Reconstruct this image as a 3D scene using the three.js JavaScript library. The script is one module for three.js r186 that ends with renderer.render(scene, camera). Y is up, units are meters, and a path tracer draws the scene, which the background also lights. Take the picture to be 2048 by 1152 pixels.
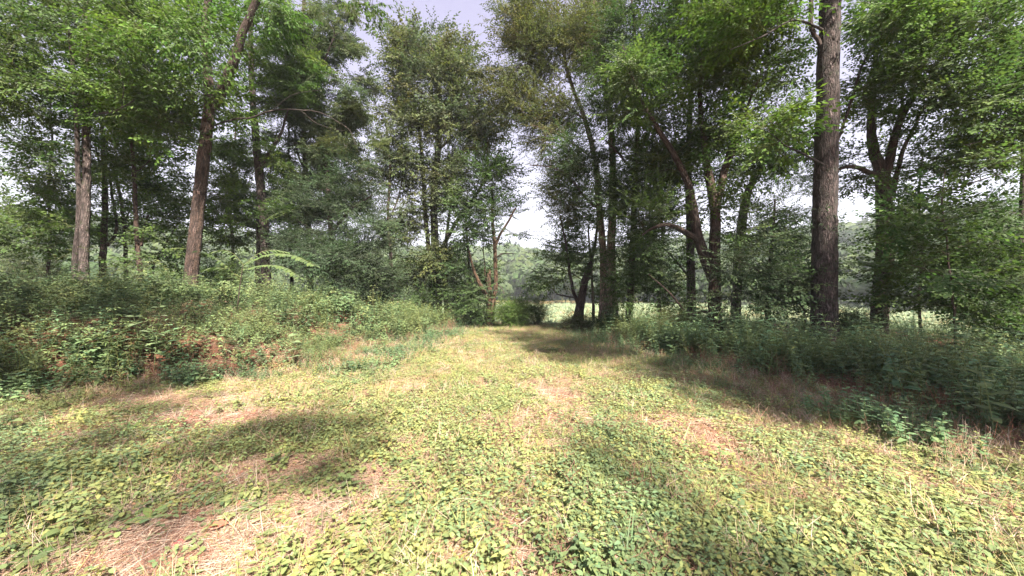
import * as THREE from 'three';
import { ImprovedNoise } from 'three/addons/math/ImprovedNoise.js';

// ------------------------------------------------------------------ camera, sky, sun, exposure
const EYE = 1.6, F = 700, CX = 1024, CY = 576;             // focal length in pixels of the 2048 x 1152 photograph
const scene = new THREE.Scene();
const camera = new THREE.PerspectiveCamera(2 * Math.atan(CY / F) * 180 / Math.PI, 16 / 9, 0.05, 3000);
camera.position.set(0, EYE, 0);
camera.lookAt(0, EYE, -10);
scene.add(camera);

const renderer = new THREE.WebGLRenderer({ antialias: true });
renderer.setSize(1024, 576);
renderer.toneMapping = THREE.LinearToneMapping;
renderer.toneMappingExposure = 4.4;
renderer.shadowMap.enabled = true;

function makeSky() {                                        // hazy lavender summer sky, white towards the horizon
  const W = 256, H = 128, d = new Float32Array(W * H * 4);
  for (let r = 0; r < H; r++) {
    const el = Math.max(0, ((r + 0.5) / H - 0.5) * Math.PI), k = Math.exp(-el / 0.34);
    const c = [0.112 + 0.30 * k, 0.105 + 0.315 * k, 0.172 + 0.28 * k];
    for (let q = 0; q < W; q++) { const o = (r * W + q) * 4; d[o] = c[0]; d[o + 1] = c[1]; d[o + 2] = c[2]; d[o + 3] = 1; }
  }
  const t = new THREE.DataTexture(d, W, H, THREE.RGBAFormat, THREE.FloatType);
  t.mapping = THREE.EquirectangularReflectionMapping; t.magFilter = THREE.LinearFilter; t.needsUpdate = true;
  return t;
}
scene.background = makeSky();
scene.environment = scene.background;

const SUN = new THREE.Vector3(0.42, 1.12, 0.86).normalize();   // high, behind the camera and to its right
const sun = new THREE.DirectionalLight(new THREE.Color(1.0, 0.92, 0.77), 5.0);
sun.name = 'sun';
sun.target.position.set(0, 0, -8); sun.position.copy(sun.target.position).addScaledVector(SUN, 60);
sun.castShadow = true; sun.shadow.mapSize.set(4096, 4096); sun.shadow.radius = 2.5;
Object.assign(sun.shadow.camera, { left: -45, right: 45, top: 45, bottom: -45, near: 1, far: 160 });
scene.add(sun, sun.target);
scene.fog = new THREE.FogExp2(new THREE.Color(0.80, 0.86, 0.95), 0.0007);

// ------------------------------------------------------------------ helpers
function mulberry(a) { return () => { a |= 0; a = a + 0x6D2B79F5 | 0; let t = Math.imul(a ^ a >>> 15, 1 | a); t = t + Math.imul(t ^ t >>> 7, 61 | t) ^ t; return ((t ^ t >>> 14) >>> 0) / 4294967296; }; }
let rnd = mulberry(7);
const rr = (a, b) => a + (b - a) * rnd(), pick = (a) => a[Math.floor(rnd() * a.length)], gauss = () => (rnd() + rnd() + rnd() - 1.5) * 1.15;
const { clamp, lerp, smoothstep: sst } = THREE.MathUtils;
const sm = (a, b, x) => { const t = clamp((x - a) / (b - a), 0, 1); return t * t * (3 - 2 * t); };
const perlin = new ImprovedNoise();
const n2 = (x, z, s = 0) => perlin.noise(x, 7.31 + s * 13.7, z);
const fbm = (x, z, s = 0) => n2(x, z, s) * 0.55 + n2(x * 2.1, z * 2.1, s + 1) * 0.3 + n2(x * 4.3, z * 4.3, s + 2) * 0.15;
const V = (x, y, z) => new THREE.Vector3(x, y, z);
const piece = (tab, d) => { if (d <= tab[0][0]) return tab[0][1]; for (let i = 1; i < tab.length; i++) if (d <= tab[i][0]) return lerp(tab[i - 1][1], tab[i][1], (d - tab[i - 1][0]) / (tab[i][0] - tab[i - 1][0])); return tab[tab.length - 1][1]; };
const names = {};
const numbered = (n) => { const k = names[n] = (names[n] ?? -1) + 1; return k ? `${n}_${String(k).padStart(3, '0')}` : n; };
function tag(o, label, category, group, kind) { if (label) o.userData.label = label; if (category) o.userData.category = category; if (group) o.userData.group = group; if (kind) o.userData.kind = kind; return o; }
function shade(o) { o.castShadow = true; o.receiveShadow = true; return o; }
function thing(name, label, category, p, group) { const g = new THREE.Group(); g.name = numbered(name); g.position.copy(p); tag(g, label, category, group); scene.add(g); return g; }
function part(name, geo, mat, parent, kind) { const m = shade(new THREE.Mesh(geo, mat)); m.name = name; if (kind) m.userData.kind = kind; parent.add(m); return m; }

class Acc {                                                 // collects triangles with vertex colours
  constructor() { this.p = []; this.c = []; this.i = []; this.u = []; }
  v(x, y, z, c = [1, 1, 1], u = 0, w = 0) { this.p.push(x, y, z); this.c.push(c[0], c[1], c[2]); this.u.push(u, w); return this.p.length / 3 - 1; }
  t(a, b, c) { this.i.push(a, b, c); }
  geo() {
    const g = new THREE.BufferGeometry();
    g.setAttribute('position', new THREE.Float32BufferAttribute(this.p, 3));
    g.setAttribute('color', new THREE.Float32BufferAttribute(this.c, 3));
    g.setAttribute('uv', new THREE.Float32BufferAttribute(this.u, 2));
    g.setIndex(this.i); g.computeVertexNormals(); return g;
  }
}
// a leaf: base, direction, up-ish normal, length, width; folded along the midrib, tip drooping; rows = [t, half-width] pairs between base and tip
const OVATE = [[0.32, 1], [0.68, 0.72]], DIAMOND = [[0.45, 1]], LANCE = [[0.3, 1], [0.65, 0.7]], ROUND = [[0.12, 0.75], [0.45, 1], [0.8, 0.72]];
function leaf(A, b, dir, up, L, W, col, rows = DIAMOND, fold = 0.25, droop = 0.2) {
  const side = V().crossVectors(dir, up).normalize(), nrm = V().crossVectors(side, dir).normalize();
  const at = (t, s) => { const q = b.clone().addScaledVector(dir, L * t).addScaledVector(side, s * W * 0.5).addScaledVector(nrm, Math.abs(s) * W * 0.5 * fold - droop * L * t * t); return q; };
  const put = (q, t, s) => A.v(q.x, q.y, q.z, col, s * 0.5 + 0.5, t);
  let pc = put(at(0, 0), 0, 0), pl = pc, pr = pc;
  for (const [t, w] of rows) {
    const c = put(at(t, 0), t, 0), l = put(at(t, -w), t, -w), r = put(at(t, w), t, w);
    if (pl === pc) { A.t(pc, r, c); A.t(pc, c, l); } else { A.t(pc, pr, r); A.t(pc, r, c); A.t(pc, c, l); A.t(pc, l, pl); }
    pc = c; pl = l; pr = r;
  }
  const e = put(at(1, 0), 1, 0); A.t(pc, pr, e); A.t(pc, e, pl);
}
function stalk(A, pts, r0, r1, col, seg = 3) {              // thin tapered stem through points
  let prev = null; const n = pts.length;
  for (let i = 0; i < n; i++) {
    const d = V().subVectors(pts[Math.min(n - 1, i + 1)], pts[Math.max(0, i - 1)]).normalize();
    const a = Math.abs(d.y) > 0.9 ? V(1, 0, 0) : V(0, 1, 0), s = V().crossVectors(d, a).normalize(), t = V().crossVectors(s, d), r = lerp(r0, r1, i / (n - 1)), ring = [];
    for (let k = 0; k < seg; k++) { const f = k / seg * Math.PI * 2, q = pts[i].clone().addScaledVector(s, Math.cos(f) * r).addScaledVector(t, Math.sin(f) * r); ring.push(A.v(q.x, q.y, q.z, col)); }
    if (prev) for (let k = 0; k < seg; k++) { const k2 = (k + 1) % seg; A.t(prev[k], ring[k], ring[k2]); A.t(prev[k], ring[k2], prev[k2]); }
    prev = ring;
  }
}
function instanced(name, geo, mat, list, parent = scene, kind = 'stuff') {   // list of {m: Matrix4, c: [r,g,b]}
  const im = shade(new THREE.InstancedMesh(geo, mat, list.length)); im.name = parent === scene ? numbered(name) : name;
  const col = new THREE.Color();
  list.forEach((e, i) => { im.setMatrixAt(i, e.m); im.setColorAt(i, col.setRGB(e.c[0], e.c[1], e.c[2])); });
  im.userData.kind = kind; parent.add(im); return im;
}
const _e = new THREE.Euler(), _q = new THREE.Quaternion();
const place = (p, ry, rx, rz, s, sy = s) => new THREE.Matrix4().compose(p, _q.setFromEuler(_e.set(rx, ry, rz, 'YXZ')), V(s, sy, s)).clone();
function aim(p, dir, roll, s) {                             // local +x along dir, +y roughly up
  const x = dir.clone().normalize(), z = V().crossVectors(x, V(0, 1, 0)); if (z.lengthSq() < 1e-4) z.set(0, 0, 1); z.normalize();
  const y = V().crossVectors(z, x), c = Math.cos(roll), k = Math.sin(roll);
  const y2 = y.clone().multiplyScalar(c).addScaledVector(z, k), z2 = z.clone().multiplyScalar(c).addScaledVector(y, -k);
  return new THREE.Matrix4().makeBasis(x.multiplyScalar(s), y2.multiplyScalar(s), z2.multiplyScalar(s)).setPosition(p);
}

// ------------------------------------------------------------------ the lie of the land
const LEFT = [[3, -8.6], [4.6, -8.0], [5.4, -6.9], [6.1, -5.2], [6.7, -3.7], [9, -3.2], [13, -2.3], [16, -2.1]];   // edge of the mown clearing, by distance ahead
const RIGHT = [[0, 5.3], [3.6, 4.9], [4.6, 4.6], [6.6, 3.9], [8.4, 3.0], [12.6, 2.3], [16, 2.2]];
function H(x, z) {
  const d = -z, le = piece(LEFT, d);
  const bank = (0.85 * sm(0, 4.0, le - x) + 0.35 * sm(2, 7, le - x)) * sm(1, 5, d) * (1 - sm(12, 17, d));
  const out = Math.max((d - 14.2) / 24, (x - 12.5) / 26, (-x - 17) / 26);
  const edge = Math.exp(-Math.min(20, Math.abs(x) * 0.03)) ;
  const low = -3.0 * sm(0, 1, out), rough = (1 - sm(0, 0.6, out));
  const fine = (0.05 * n2(x * 0.5, z * 0.5, 3) + 0.022 * n2(x * 1.9, z * 1.9, 4) + 0.010 * n2(x * 6, z * 6, 5)) * rough;
  const roll = 0.35 * n2(x * 0.03, z * 0.03, 9) * sm(20, 60, Math.hypot(x, z));
  return bank + low + fine + roll * edge;
}
const ground = (x, z, up = 0) => V(x, H(x, z) + up, z);
const PW = (px, py, d) => V((px - CX) / F * d, EYE - (py - CY) / F * d, -d);
const PG = (px, d) => ground((px - CX) / F * d, -d);
const onGround = (px, py) => { let lo = 1, hi = 40; for (let i = 0; i < 40; i++) { const m = (lo + hi) / 2, x = (px - CX) / F * m; if (EYE - (py - CY) / F * m > H(x, -m)) lo = m; else hi = m; } return ground((px - CX) / F * lo, -lo); };

// ------------------------------------------------------------------ textures and materials
function dataTex(w, h, fn, srgb = true) {
  const d = new Uint8Array(w * h * 4);
  for (let y = 0; y < h; y++) for (let x = 0; x < w; x++) { const c = fn(x / w, y / h), o = (y * w + x) * 4; for (let k = 0; k < 3; k++) d[o + k] = clamp(c[k], 0, 1) * 255; d[o + 3] = 255; }
  const t = new THREE.DataTexture(d, w, h); t.wrapS = t.wrapT = THREE.RepeatWrapping; t.magFilter = THREE.LinearFilter; t.minFilter = THREE.LinearMipmapLinearFilter; t.generateMipmaps = true;
  if (srgb) t.colorSpace = THREE.SRGBColorSpace; t.needsUpdate = true; return t;
}
// tiling noise: blend of shifted copies
const tn = (u, v, fu, fv, s) => { const a = perlin.noise(u * fu, v * fv, s), b = perlin.noise((u - 1) * fu, v * fv, s), c = perlin.noise(u * fu, (v - 1) * fv, s), d = perlin.noise((u - 1) * fu, (v - 1) * fv, s); return lerp(lerp(a, b, u), lerp(c, d, u), v); };
function barkHeight(u, v, s) {                              // long broken ridges
  const warp = tn(u, v, 5, 3, s) * 0.05 + tn(u, v, 14, 9, s + 3) * 0.015;
  const r = 1 - Math.abs(tn((u + warp + 1) % 1, v, 17, 5.5, s + 1)) * 3.2, r2 = 1 - Math.abs(tn((u + warp * 1.6 + 1) % 1, v, 31, 15, s + 2)) * 2.6;
  return clamp(0.55 + 0.32 * (0.5 - r) + 0.25 * (0.4 - r2) + 0.22 * tn(u, v, 60, 40, s + 5), 0, 1);
}
const barkBump = dataTex(384, 768, (u, v) => { const h = barkHeight(u, v, 1.7); return [h, h, h]; }, false);
const barkMap = dataTex(384, 768, (u, v) => {
  const h = barkHeight(u, v, 1.7), k = 0.22 + 0.85 * h + 0.3 * tn(u, v, 6, 4, 8) + 0.25 * tn(u, v, 45, 30, 9), w = 0.5 + tn(u, v, 4, 3, 12);
  return [k * (1.0 + 0.06 * w), k * (0.95 + 0.03 * w), k * (0.95 - 0.05 * w)];
});
const lichenMap = dataTex(384, 768, (u, v) => {             // grey oak bark with crusts of pale lichen and dark moss
  const h = barkHeight(u, v, 1.7), k = 0.20 + 0.85 * h + 0.25 * tn(u, v, 6, 4, 8) + 0.25 * tn(u, v, 45, 30, 9);
  const l = sm(0.14, 0.26, tn(u, v, 5, 6, 21) * 0.8 + tn(u, v, 34, 40, 22) * 0.5), m = sm(0.2, 0.32, tn(u, v, 4, 5, 31) + tn(u, v, 30, 26, 32) * 0.35);
  let c = [k, k * 0.93, k * 0.93];
  c = c.map((q, i) => lerp(q, [0.80, 0.88, 0.80][i] * (0.6 + 0.4 * h), l * 0.75));
  return c.map((q, i) => lerp(q, [0.42, 0.44, 0.24][i] * (0.5 + 0.5 * h), m * 0.7));
});
const barkMat = (r, g, b, map = barkMap, bump = 0.03) => new THREE.MeshStandardMaterial({ color: new THREE.Color().setRGB(r, g, b), map, bumpMap: barkBump, bumpScale: bump, roughness: 0.92 });
const BARK = {
  oak: barkMat(0.145, 0.122, 0.122, lichenMap, 0.06), grey: barkMat(0.20, 0.172, 0.165, lichenMap, 0.045), red: barkMat(0.165, 0.118, 0.108, barkMap, 0.05), dark: barkMat(0.14, 0.108, 0.105, barkMap, 0.045), pale: barkMat(0.48, 0.39, 0.35, barkMap, 0.055), orange: barkMat(0.18, 0.118, 0.08, barkMap, 0.04),
};
const leafMat = (t = 0.42, rough = 0.97, coat = 0.07) => new THREE.MeshPhysicalMaterial({ color: 0xffffff, specularIntensity: 0.35, vertexColors: true, roughness: rough, transmission: t, thickness: 0, side: THREE.DoubleSide, clearcoat: coat, clearcoatRoughness: 0.4 });
const LEAF = leafMat(0.5), HERB = leafMat(0.38, 0.97, 0.06), DRY = new THREE.MeshStandardMaterial({ color: 0xffffff, vertexColors: true, roughness: 0.9, side: THREE.DoubleSide });
const WOOD = new THREE.MeshStandardMaterial({ color: new THREE.Color().setRGB(0.16, 0.12, 0.105), roughness: 0.92 });

// ------------------------------------------------------------------ ground: one sheet to the horizon
function thatchTexture() {                                  // soil under a felt of dry needles and stalks
  const N = 1024, cv = document.createElement('canvas'); cv.width = cv.height = N;
  const c = cv.getContext('2d'); const R = mulberry(91);
  c.fillStyle = 'rgb(120,84,66)'; c.fillRect(0, 0, N, N);
  for (let i = 0; i < 5200; i++) { const k = 60 + R() * 80; c.fillStyle = `rgba(${k + 30},${k},${k - 18},0.5)`; const s = 2 + R() * 9; c.fillRect(R() * N, R() * N, s, s * 0.7); }
  c.lineCap = 'round';
  for (let i = 0; i < 15000; i++) {
    const x = R() * N, y = R() * N, a = R() * 6.283, l = 14 + R() * 52, t = R(), b = 0.55 + 0.5 * R(), bend = (R() - 0.5) * 0.7;
    const col = t < 0.5 ? [216, 168, 142] : t < 0.75 ? [178, 122, 96] : t < 0.9 ? [232, 200, 170] : [120, 72, 56];
    c.strokeStyle = `rgb(${col.map((q) => Math.round(Math.min(255, q * b))).join(',')})`; c.lineWidth = 1 + R() * 1.8;
    for (const ox of [-N, 0, N]) for (const oy of [-N, 0, N]) {
      if (x + ox < -80 || x + ox > N + 80 || y + oy < -80 || y + oy > N + 80) continue;
      c.beginPath(); c.moveTo(x + ox, y + oy); c.quadraticCurveTo(x + ox + Math.cos(a + bend) * l * 0.5, y + oy + Math.sin(a + bend) * l * 0.5, x + ox + Math.cos(a) * l, y + oy + Math.sin(a) * l); c.stroke();
    }
  }
  const t = new THREE.CanvasTexture(cv); t.wrapS = t.wrapT = THREE.RepeatWrapping; t.colorSpace = THREE.SRGBColorSpace; t.magFilter = THREE.LinearFilter; return t;
}
{
  const N = 380, A = new Acc(), warp = (t, near, far) => Math.sinh(t * 6.2) / Math.sinh(6.2) * far + t * near;
  for (let j = 0; j <= N; j++) for (let i = 0; i <= N; i++) {
    const x = warp(i / N * 2 - 1, 14, 780), z = -7 + warp(j / N * 2 - 1, 14, 780), y = H(x, z), d = -z;
    const out = sm(0, 0.5, Math.max((d - 14.5) / 24, (x - 11.5) / 26, (-x - 16) / 26));
    const e = Math.max(sm(0, 1.5, piece(LEFT, d) - x), sm(0, 1.5, x - piece(RIGHT, d)));   // litter under the trees: darker, redder leaf mould
    const n = fbm(x * 0.6, z * 0.6, 1), base = [0.72 + 0.25 * n, 0.68 + 0.3 * n, 0.62 + 0.3 * n], mould = [0.42, 0.27, 0.22], meadow = [0.62 + 0.2 * n, 0.85 + 0.16 * n, 0.5];
    const c = base.map((q, k) => lerp(lerp(q, mould[k] * (1 + 0.5 * n), e * 0.75), meadow[k], out));
    A.v(x, y, z, c, x / 1.6, z / 1.6);
  }
  for (let j = 0; j < N; j++) for (let i = 0; i < N; i++) { const a = j * (N + 1) + i, b = a + 1, c = a + N + 1, e = c + 1; A.t(a, c, b); A.t(b, c, e); }
  const map = thatchTexture();
  const m = shade(new THREE.Mesh(A.geo(), new THREE.MeshStandardMaterial({ map, bumpMap: map, bumpScale: 0.02, vertexColors: true, roughness: 0.95 })));
  m.name = 'ground'; m.userData.kind = 'structure'; scene.add(m);
}
// wooded hills round the valley
const ridge = (a) => 22 + 6 * sm(0.05, 0.9, -a) + 8 * sm(0.15, 0.9, a) - 6 * Math.exp(-((a - 0.14) ** 2) / 0.012) + 3 * Math.exp(-((a + 0.02) ** 2) / 0.01) + 3 * n2(a * 5, 2, 7);   // a: angle from straight ahead, right positive
const hillH = (a, r) => -4 + (ridge(a) + 4) * sm(105, 330, r) + 5 * n2(Math.sin(a) * r * 0.02, Math.cos(a) * r * 0.02, 11) * sm(110, 200, r);
{
  const A = new Acc(), NA = 120, NR = 26;
  for (let j = 0; j <= NR; j++) for (let i = 0; i <= NA; i++) { const a = (i / NA * 2 - 1) * 1.9, r = lerp(98, 520, j / NR); A.v(Math.sin(a) * r, hillH(a, r) - (j === 0 ? 3 : 0), -Math.cos(a) * r, [0.05, 0.075, 0.03]); }
  for (let j = 0; j < NR; j++) for (let i = 0; i < NA; i++) { const a = j * (NA + 1) + i, b = a + 1, c = a + NA + 1, e = c + 1; A.t(a, b, c); A.t(b, e, c); }
  const m = shade(new THREE.Mesh(A.geo(), new THREE.MeshStandardMaterial({ vertexColors: true, roughness: 1 }))); m.name = 'hill'; m.userData.kind = 'structure'; scene.add(m);
}

// ------------------------------------------------------------------ leafy building blocks (each a twig or a small plant, used many times)
const tone = (c, k = 0.22) => { const f = 1 + rr(-k, k), w = rr(-0.08, 0.08); return [c[0] * f * (1 + w), c[1] * f, c[2] * f * (1 - w)]; };
const G1 = [1, 1, 1], TW = [1.3, 0.95, 1.2];                 // leaf tone and woody tone, multiplied by the copy's colour
function sprayTwig(seed, { len = 0.75, shoots = 5, per = 6, L = 0.085, W = 0.05, rows = DIAMOND, flat = 0.3, droop = 0.25 }) {
  rnd = mulberry(seed); const A = new Acc(), main = [];
  for (let i = 0; i <= 4; i++) main.push(V(len * i / 4, 0.04 * Math.sin(i * 1.3 + seed) - 0.05 * (i / 4) ** 2, 0.05 * Math.sin(i * 1.1 + seed * 2)));
  stalk(A, main, 0.006, 0.002, TW);
  const curve = new THREE.CatmullRomCurve3(main);
  for (let s = 0; s < shoots; s++) {
    const t = s === shoots - 1 ? 0.97 : rr(0.25, 0.95), b = curve.getPoint(t), az = s === shoots - 1 ? 0 : (s % 2 ? 1 : -1) * rr(0.5, 1.1), l = len * rr(0.3, 0.5);
    const d = V(Math.cos(az), rr(-flat, flat), Math.sin(az)).normalize(), e = b.clone().addScaledVector(d, l);
    stalk(A, [b, e], 0.003, 0.0012, TW);
    for (let k = 0; k < per; k++) {
      const f = (k + 0.6) / per, p = b.clone().lerp(e, f), la = az + (k === per - 1 ? 0 : (k % 2 ? 1 : -1) * rr(0.5, 1.2));
      leaf(A, p, V(Math.cos(la), rr(-0.55, 0.2), Math.sin(la)).normalize(), V(rr(-0.5, 0.5), 1, rr(-0.5, 0.5)).normalize(), L * rr(0.7, 1.25), W * rr(0.75, 1.2), tone(G1), rows, rr(0.05, 0.35), droop);
    }
  }
  return A.geo();
}
function pinnateTwig(seed, fronds = 6, n = 5, L = 0.088, W = 0.04) {
  rnd = mulberry(seed); const A = new Acc(); stalk(A, [V(0, 0, 0), V(0.25, 0.02, 0), V(0.45, 0, 0.02)], 0.006, 0.003, TW);
  for (let s = 0; s < fronds; s++) {
    const az = (s / fronds - 0.5) * 4.6 + rr(-0.2, 0.2), b = V(rr(0.15, 0.45), 0, 0), d = V(Math.cos(az), rr(-0.1, 0.35), Math.sin(az)).normalize(), l = rr(0.28, 0.4), pts = [];
    for (let i = 0; i <= 3; i++) pts.push(b.clone().addScaledVector(d, l * i / 3).add(V(0, -0.12 * (i / 3) ** 2, 0)));
    stalk(A, pts, 0.002, 0.001, TW); const cv = new THREE.CatmullRomCurve3(pts);
    for (let k = 0; k < n; k++) for (const sd of [-1, 1]) {
      const la = az + sd * rr(0.8, 1.1), p = cv.getPoint((k + 0.8) / n * 0.98);
      leaf(A, p, V(Math.cos(la), rr(-0.4, 0.05), Math.sin(la)).normalize(), V(rr(-0.3, 0.3), 1, rr(-0.3, 0.3)).normalize(), L * rr(0.8, 1.2), W * rr(0.85, 1.2), tone(G1), DIAMOND, 0.2, 0.2);
    }
  }
  return A.geo();
}
const TWIG = {
  oak: [sprayTwig(11, { L: 0.11, W: 0.06, per: 5 }), sprayTwig(12, { L: 0.10, W: 0.055, per: 5, flat: 0.5 })],
  maple: [sprayTwig(21, { L: 0.085, W: 0.068, per: 6, flat: 0.15 }), sprayTwig(22, { L: 0.08, W: 0.06, per: 6, flat: 0.2 })],
  elm: [sprayTwig(31, { L: 0.07, W: 0.036, per: 7, shoots: 6, flat: 0.4 }), sprayTwig(32, { L: 0.065, W: 0.036, per: 7, shoots: 6, flat: 0.3 })],
  hickory: [pinnateTwig(41), pinnateTwig(42, 7, 4, 0.1, 0.046)],
};
// ground plants
function cloverPatch(seed, n = 13, spread = 0.13, L = 0.042, hgt = 0.07, rows = ROUND, ratio = 0.82) {
  rnd = mulberry(seed); const A = new Acc();
  for (let k = 0; k < n; k++) {
    const a = rnd() * 6.283, r = Math.sqrt(rnd()) * spread, h = hgt * rr(0.35, 1.2), b = V(Math.cos(a) * r * 0.5, 0, Math.sin(a) * r * 0.5), p = V(Math.cos(a) * r, h, Math.sin(a) * r), s = rr(0.6, 1.08), la = a + rr(-1, 1);
    stalk(A, [b.setY(-0.01), p], 0.0014, 0.001, [1.1, 0.85, 0.8]);
    leaf(A, p, V(Math.cos(la), rr(-0.45, 0.6), Math.sin(la)).normalize(), V(rr(-0.6, 0.6), 1, rr(-0.6, 0.6)).normalize(), L * s, L * ratio * s, tone(G1, 0.3), rows, rr(0, 0.4), rr(0.05, 0.4));
  }
  return A.geo();
}
function creeper(seed) {                                    // low trailing plant with paired pointed leaves
  rnd = mulberry(seed); const A = new Acc();
  for (let s = 0; s < 3; s++) {
    const a = rnd() * 6.283, pts = []; for (let i = 0; i < 4; i++) pts.push(V(Math.cos(a + i * 0.15) * i * 0.055, 0.015 + 0.05 * Math.sin(i * 0.9), Math.sin(a + i * 0.15) * i * 0.055));
    stalk(A, pts, 0.0018, 0.001, [1.5, 0.9, 0.8]);
    for (let i = 0; i < 4; i++) for (const sd of [-1, 1]) { const la = a + sd * rr(0.7, 1.3); leaf(A, pts[i], V(Math.cos(la), rr(0.0, 0.5), Math.sin(la)).normalize(), V(rr(-0.3, 0.3), 1, rr(-0.3, 0.3)).normalize(), rr(0.032, 0.055), rr(0.018, 0.03), tone(G1), OVATE, 0.2, 0.25); }
  }
  return A.geo();
}
function grassTuft(seed, n = 16, h = 0.16, w = 0.0045, spread = 0.05, lean = 0.5) {
  rnd = mulberry(seed); const A = new Acc();
  for (let k = 0; k < n; k++) {
    const a = rnd() * 6.283, r = rnd() * spread, l = h * rr(0.45, 1.15), ln = rr(0.1, lean), b = V(Math.cos(a) * r, -0.01, Math.sin(a) * r), sx = -Math.sin(a) * w, sz = Math.cos(a) * w, c = tone(G1, 0.25); let p0 = null;
    for (let i = 0; i <= 3; i++) { const t = i / 3, o = l * ln * t * t * 1.6, x = b.x + Math.cos(a) * o, z = b.z + Math.sin(a) * o, y = b.y + l * t * (1 - 0.35 * ln * t), f = 1 - t * 0.9; const q = [A.v(x - sx * f, y, z - sz * f, c), A.v(x + sx * f, y, z + sz * f, c)]; if (p0) { A.t(p0[0], p0[1], q[1]); A.t(p0[0], q[1], q[0]); } p0 = q; }
  }
  return A.geo();
}
function strawPatch(seed, n = 22, r = 0.16, up = 0.03) {    // loose dry stalks lying about
  rnd = mulberry(seed); const A = new Acc();
  for (let k = 0; k < n; k++) { const a = rnd() * 6.283, b = rnd() * 6.283, q = Math.sqrt(rnd()) * r, l = rr(0.05, 0.16), y = rr(0.002, up), p = V(Math.cos(b) * q, y, Math.sin(b) * q), e = p.clone().add(V(Math.cos(a) * l, rr(-0.012, 0.03), Math.sin(a) * l)), m = p.clone().lerp(e, 0.5).add(V(0, rr(0, 0.012), 0)); stalk(A, [p, m, e], rr(0.0009, 0.0018), 0.0006, tone(G1, 0.35)); }
  return A.geo();
}
function litter(seed, n = 5) {
  rnd = mulberry(seed); const A = new Acc();
  for (let k = 0; k < n; k++) { const a = rnd() * 6.283, q = Math.sqrt(rnd()) * 0.2, la = rnd() * 6.283; leaf(A, V(Math.cos(a) * q, rr(0.008, 0.03), Math.sin(a) * q), V(Math.cos(la), rr(-0.1, 0.25), Math.sin(la)).normalize(), V(rr(-0.4, 0.4), 1, rr(-0.4, 0.4)).normalize(), rr(0.04, 0.09), rr(0.025, 0.05), tone(G1, 0.35), OVATE, rr(0.1, 0.6), rr(-0.3, 0.4)); }
  return A.geo();
}
function weed(seed, { h = 0.8, nodes = 8, L = 0.1, W = 0.05, rows = OVATE, stems = 1, bare = 0.15, pairs = true, lean = 0.12, stemCol = [1.1, 0.95, 0.8] }) {
  rnd = mulberry(seed); const A = new Acc();
  for (let s = 0; s < stems; s++) {
    const a0 = rnd() * 6.283, o = stems > 1 ? 0.12 : 0, hh = h * rr(0.75, 1.1), pts = [];
    for (let i = 0; i <= 4; i++) { const t = i / 4; pts.push(V(Math.cos(a0) * (o + lean * hh * t * t * 2), hh * t - 0.02, Math.sin(a0) * (o + lean * hh * t * t * 2))); }
    stalk(A, pts, 0.005 * (0.5 + h * 0.5), 0.0015, stemCol, 4); const cv = new THREE.CatmullRomCurve3(pts);
    for (let k = 0; k < nodes; k++) {
      const t = lerp(bare, 1, (k + 0.5) / nodes), p = cv.getPoint(t), az = a0 + k * (pairs ? 1.57 : 2.4) + rr(-0.4, 0.4), size = 1 - 0.55 * t ** 2.5;
      for (const sd of pairs ? [0, Math.PI] : [0]) { const la = az + sd + rr(-0.2, 0.2); leaf(A, p, V(Math.cos(la), rr(0.0, 0.45) + t * 0.3, Math.sin(la)).normalize(), V(rr(-0.2, 0.2), 1, rr(-0.2, 0.2)).normalize(), L * size * rr(0.8, 1.2), W * size * rr(0.8, 1.2), tone(G1), rows, rr(0.1, 0.3), rr(0.2, 0.55)); }
    }
  }
  return A.geo();
}
function bramble(seed, canes = 5, h = 0.9, L = 0.055) {     // arching canes with leaflets in threes
  rnd = mulberry(seed); const A = new Acc();
  for (let s = 0; s < canes; s++) {
    const a = rnd() * 6.283, hh = h * rr(0.6, 1.15), reach = hh * rr(0.5, 1.1), pts = [];
    for (let i = 0; i <= 6; i++) { const t = i / 6; pts.push(V(Math.cos(a + t * 0.4) * reach * t, hh * Math.sin(t * 2.35) - 0.02, Math.sin(a + t * 0.4) * reach * t)); }
    stalk(A, pts, 0.003, 0.0012, [1.2, 0.8, 0.85]); const cv = new THREE.CatmullRomCurve3(pts);
    for (let k = 0; k < 13; k++) {
      const p = cv.getPoint(lerp(0.22, 1, k / 12)), az = a + (k % 2 ? 1 : -1) * rr(0.4, 1.5), q = p.clone().add(V(Math.cos(az) * 0.06, rr(0, 0.05), Math.sin(az) * 0.06));
      for (const sd of [-1.1, 0, 1.1]) leaf(A, q, V(Math.cos(az + sd), rr(-0.4, 0.3), Math.sin(az + sd)).normalize(), V(rr(-0.4, 0.4), 1, rr(-0.4, 0.4)).normalize(), L * rr(0.8, 1.3), L * 0.6 * rr(0.8, 1.2), tone(G1), DIAMOND, 0.2, 0.25);
    }
  }
  return A.geo();
}
function deadStalks(seed, n = 9, h = 0.45) {
  rnd = mulberry(seed); const A = new Acc();
  for (let k = 0; k < n; k++) { const a = rnd() * 6.283, r = rnd() * 0.15, hh = h * rr(0.4, 1.1), ln = rr(0, 0.5), p = V(Math.cos(a) * r, -0.02, Math.sin(a) * r), e = V(p.x + Math.cos(a * 3) * hh * ln, hh, p.z + Math.sin(a * 3) * hh * ln), m = p.clone().lerp(e, 0.55).add(V(rr(-0.03, 0.03), 0, rr(-0.03, 0.03))); stalk(A, [p, m, e], 0.0022, 0.001, tone(G1, 0.3)); if (rnd() < 0.6) stalk(A, [m, m.clone().add(V(rr(-0.1, 0.1), rr(0.04, 0.14), rr(-0.1, 0.1)))], 0.0013, 0.0008, tone(G1, 0.3)); }
  return A.geo();
}

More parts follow.
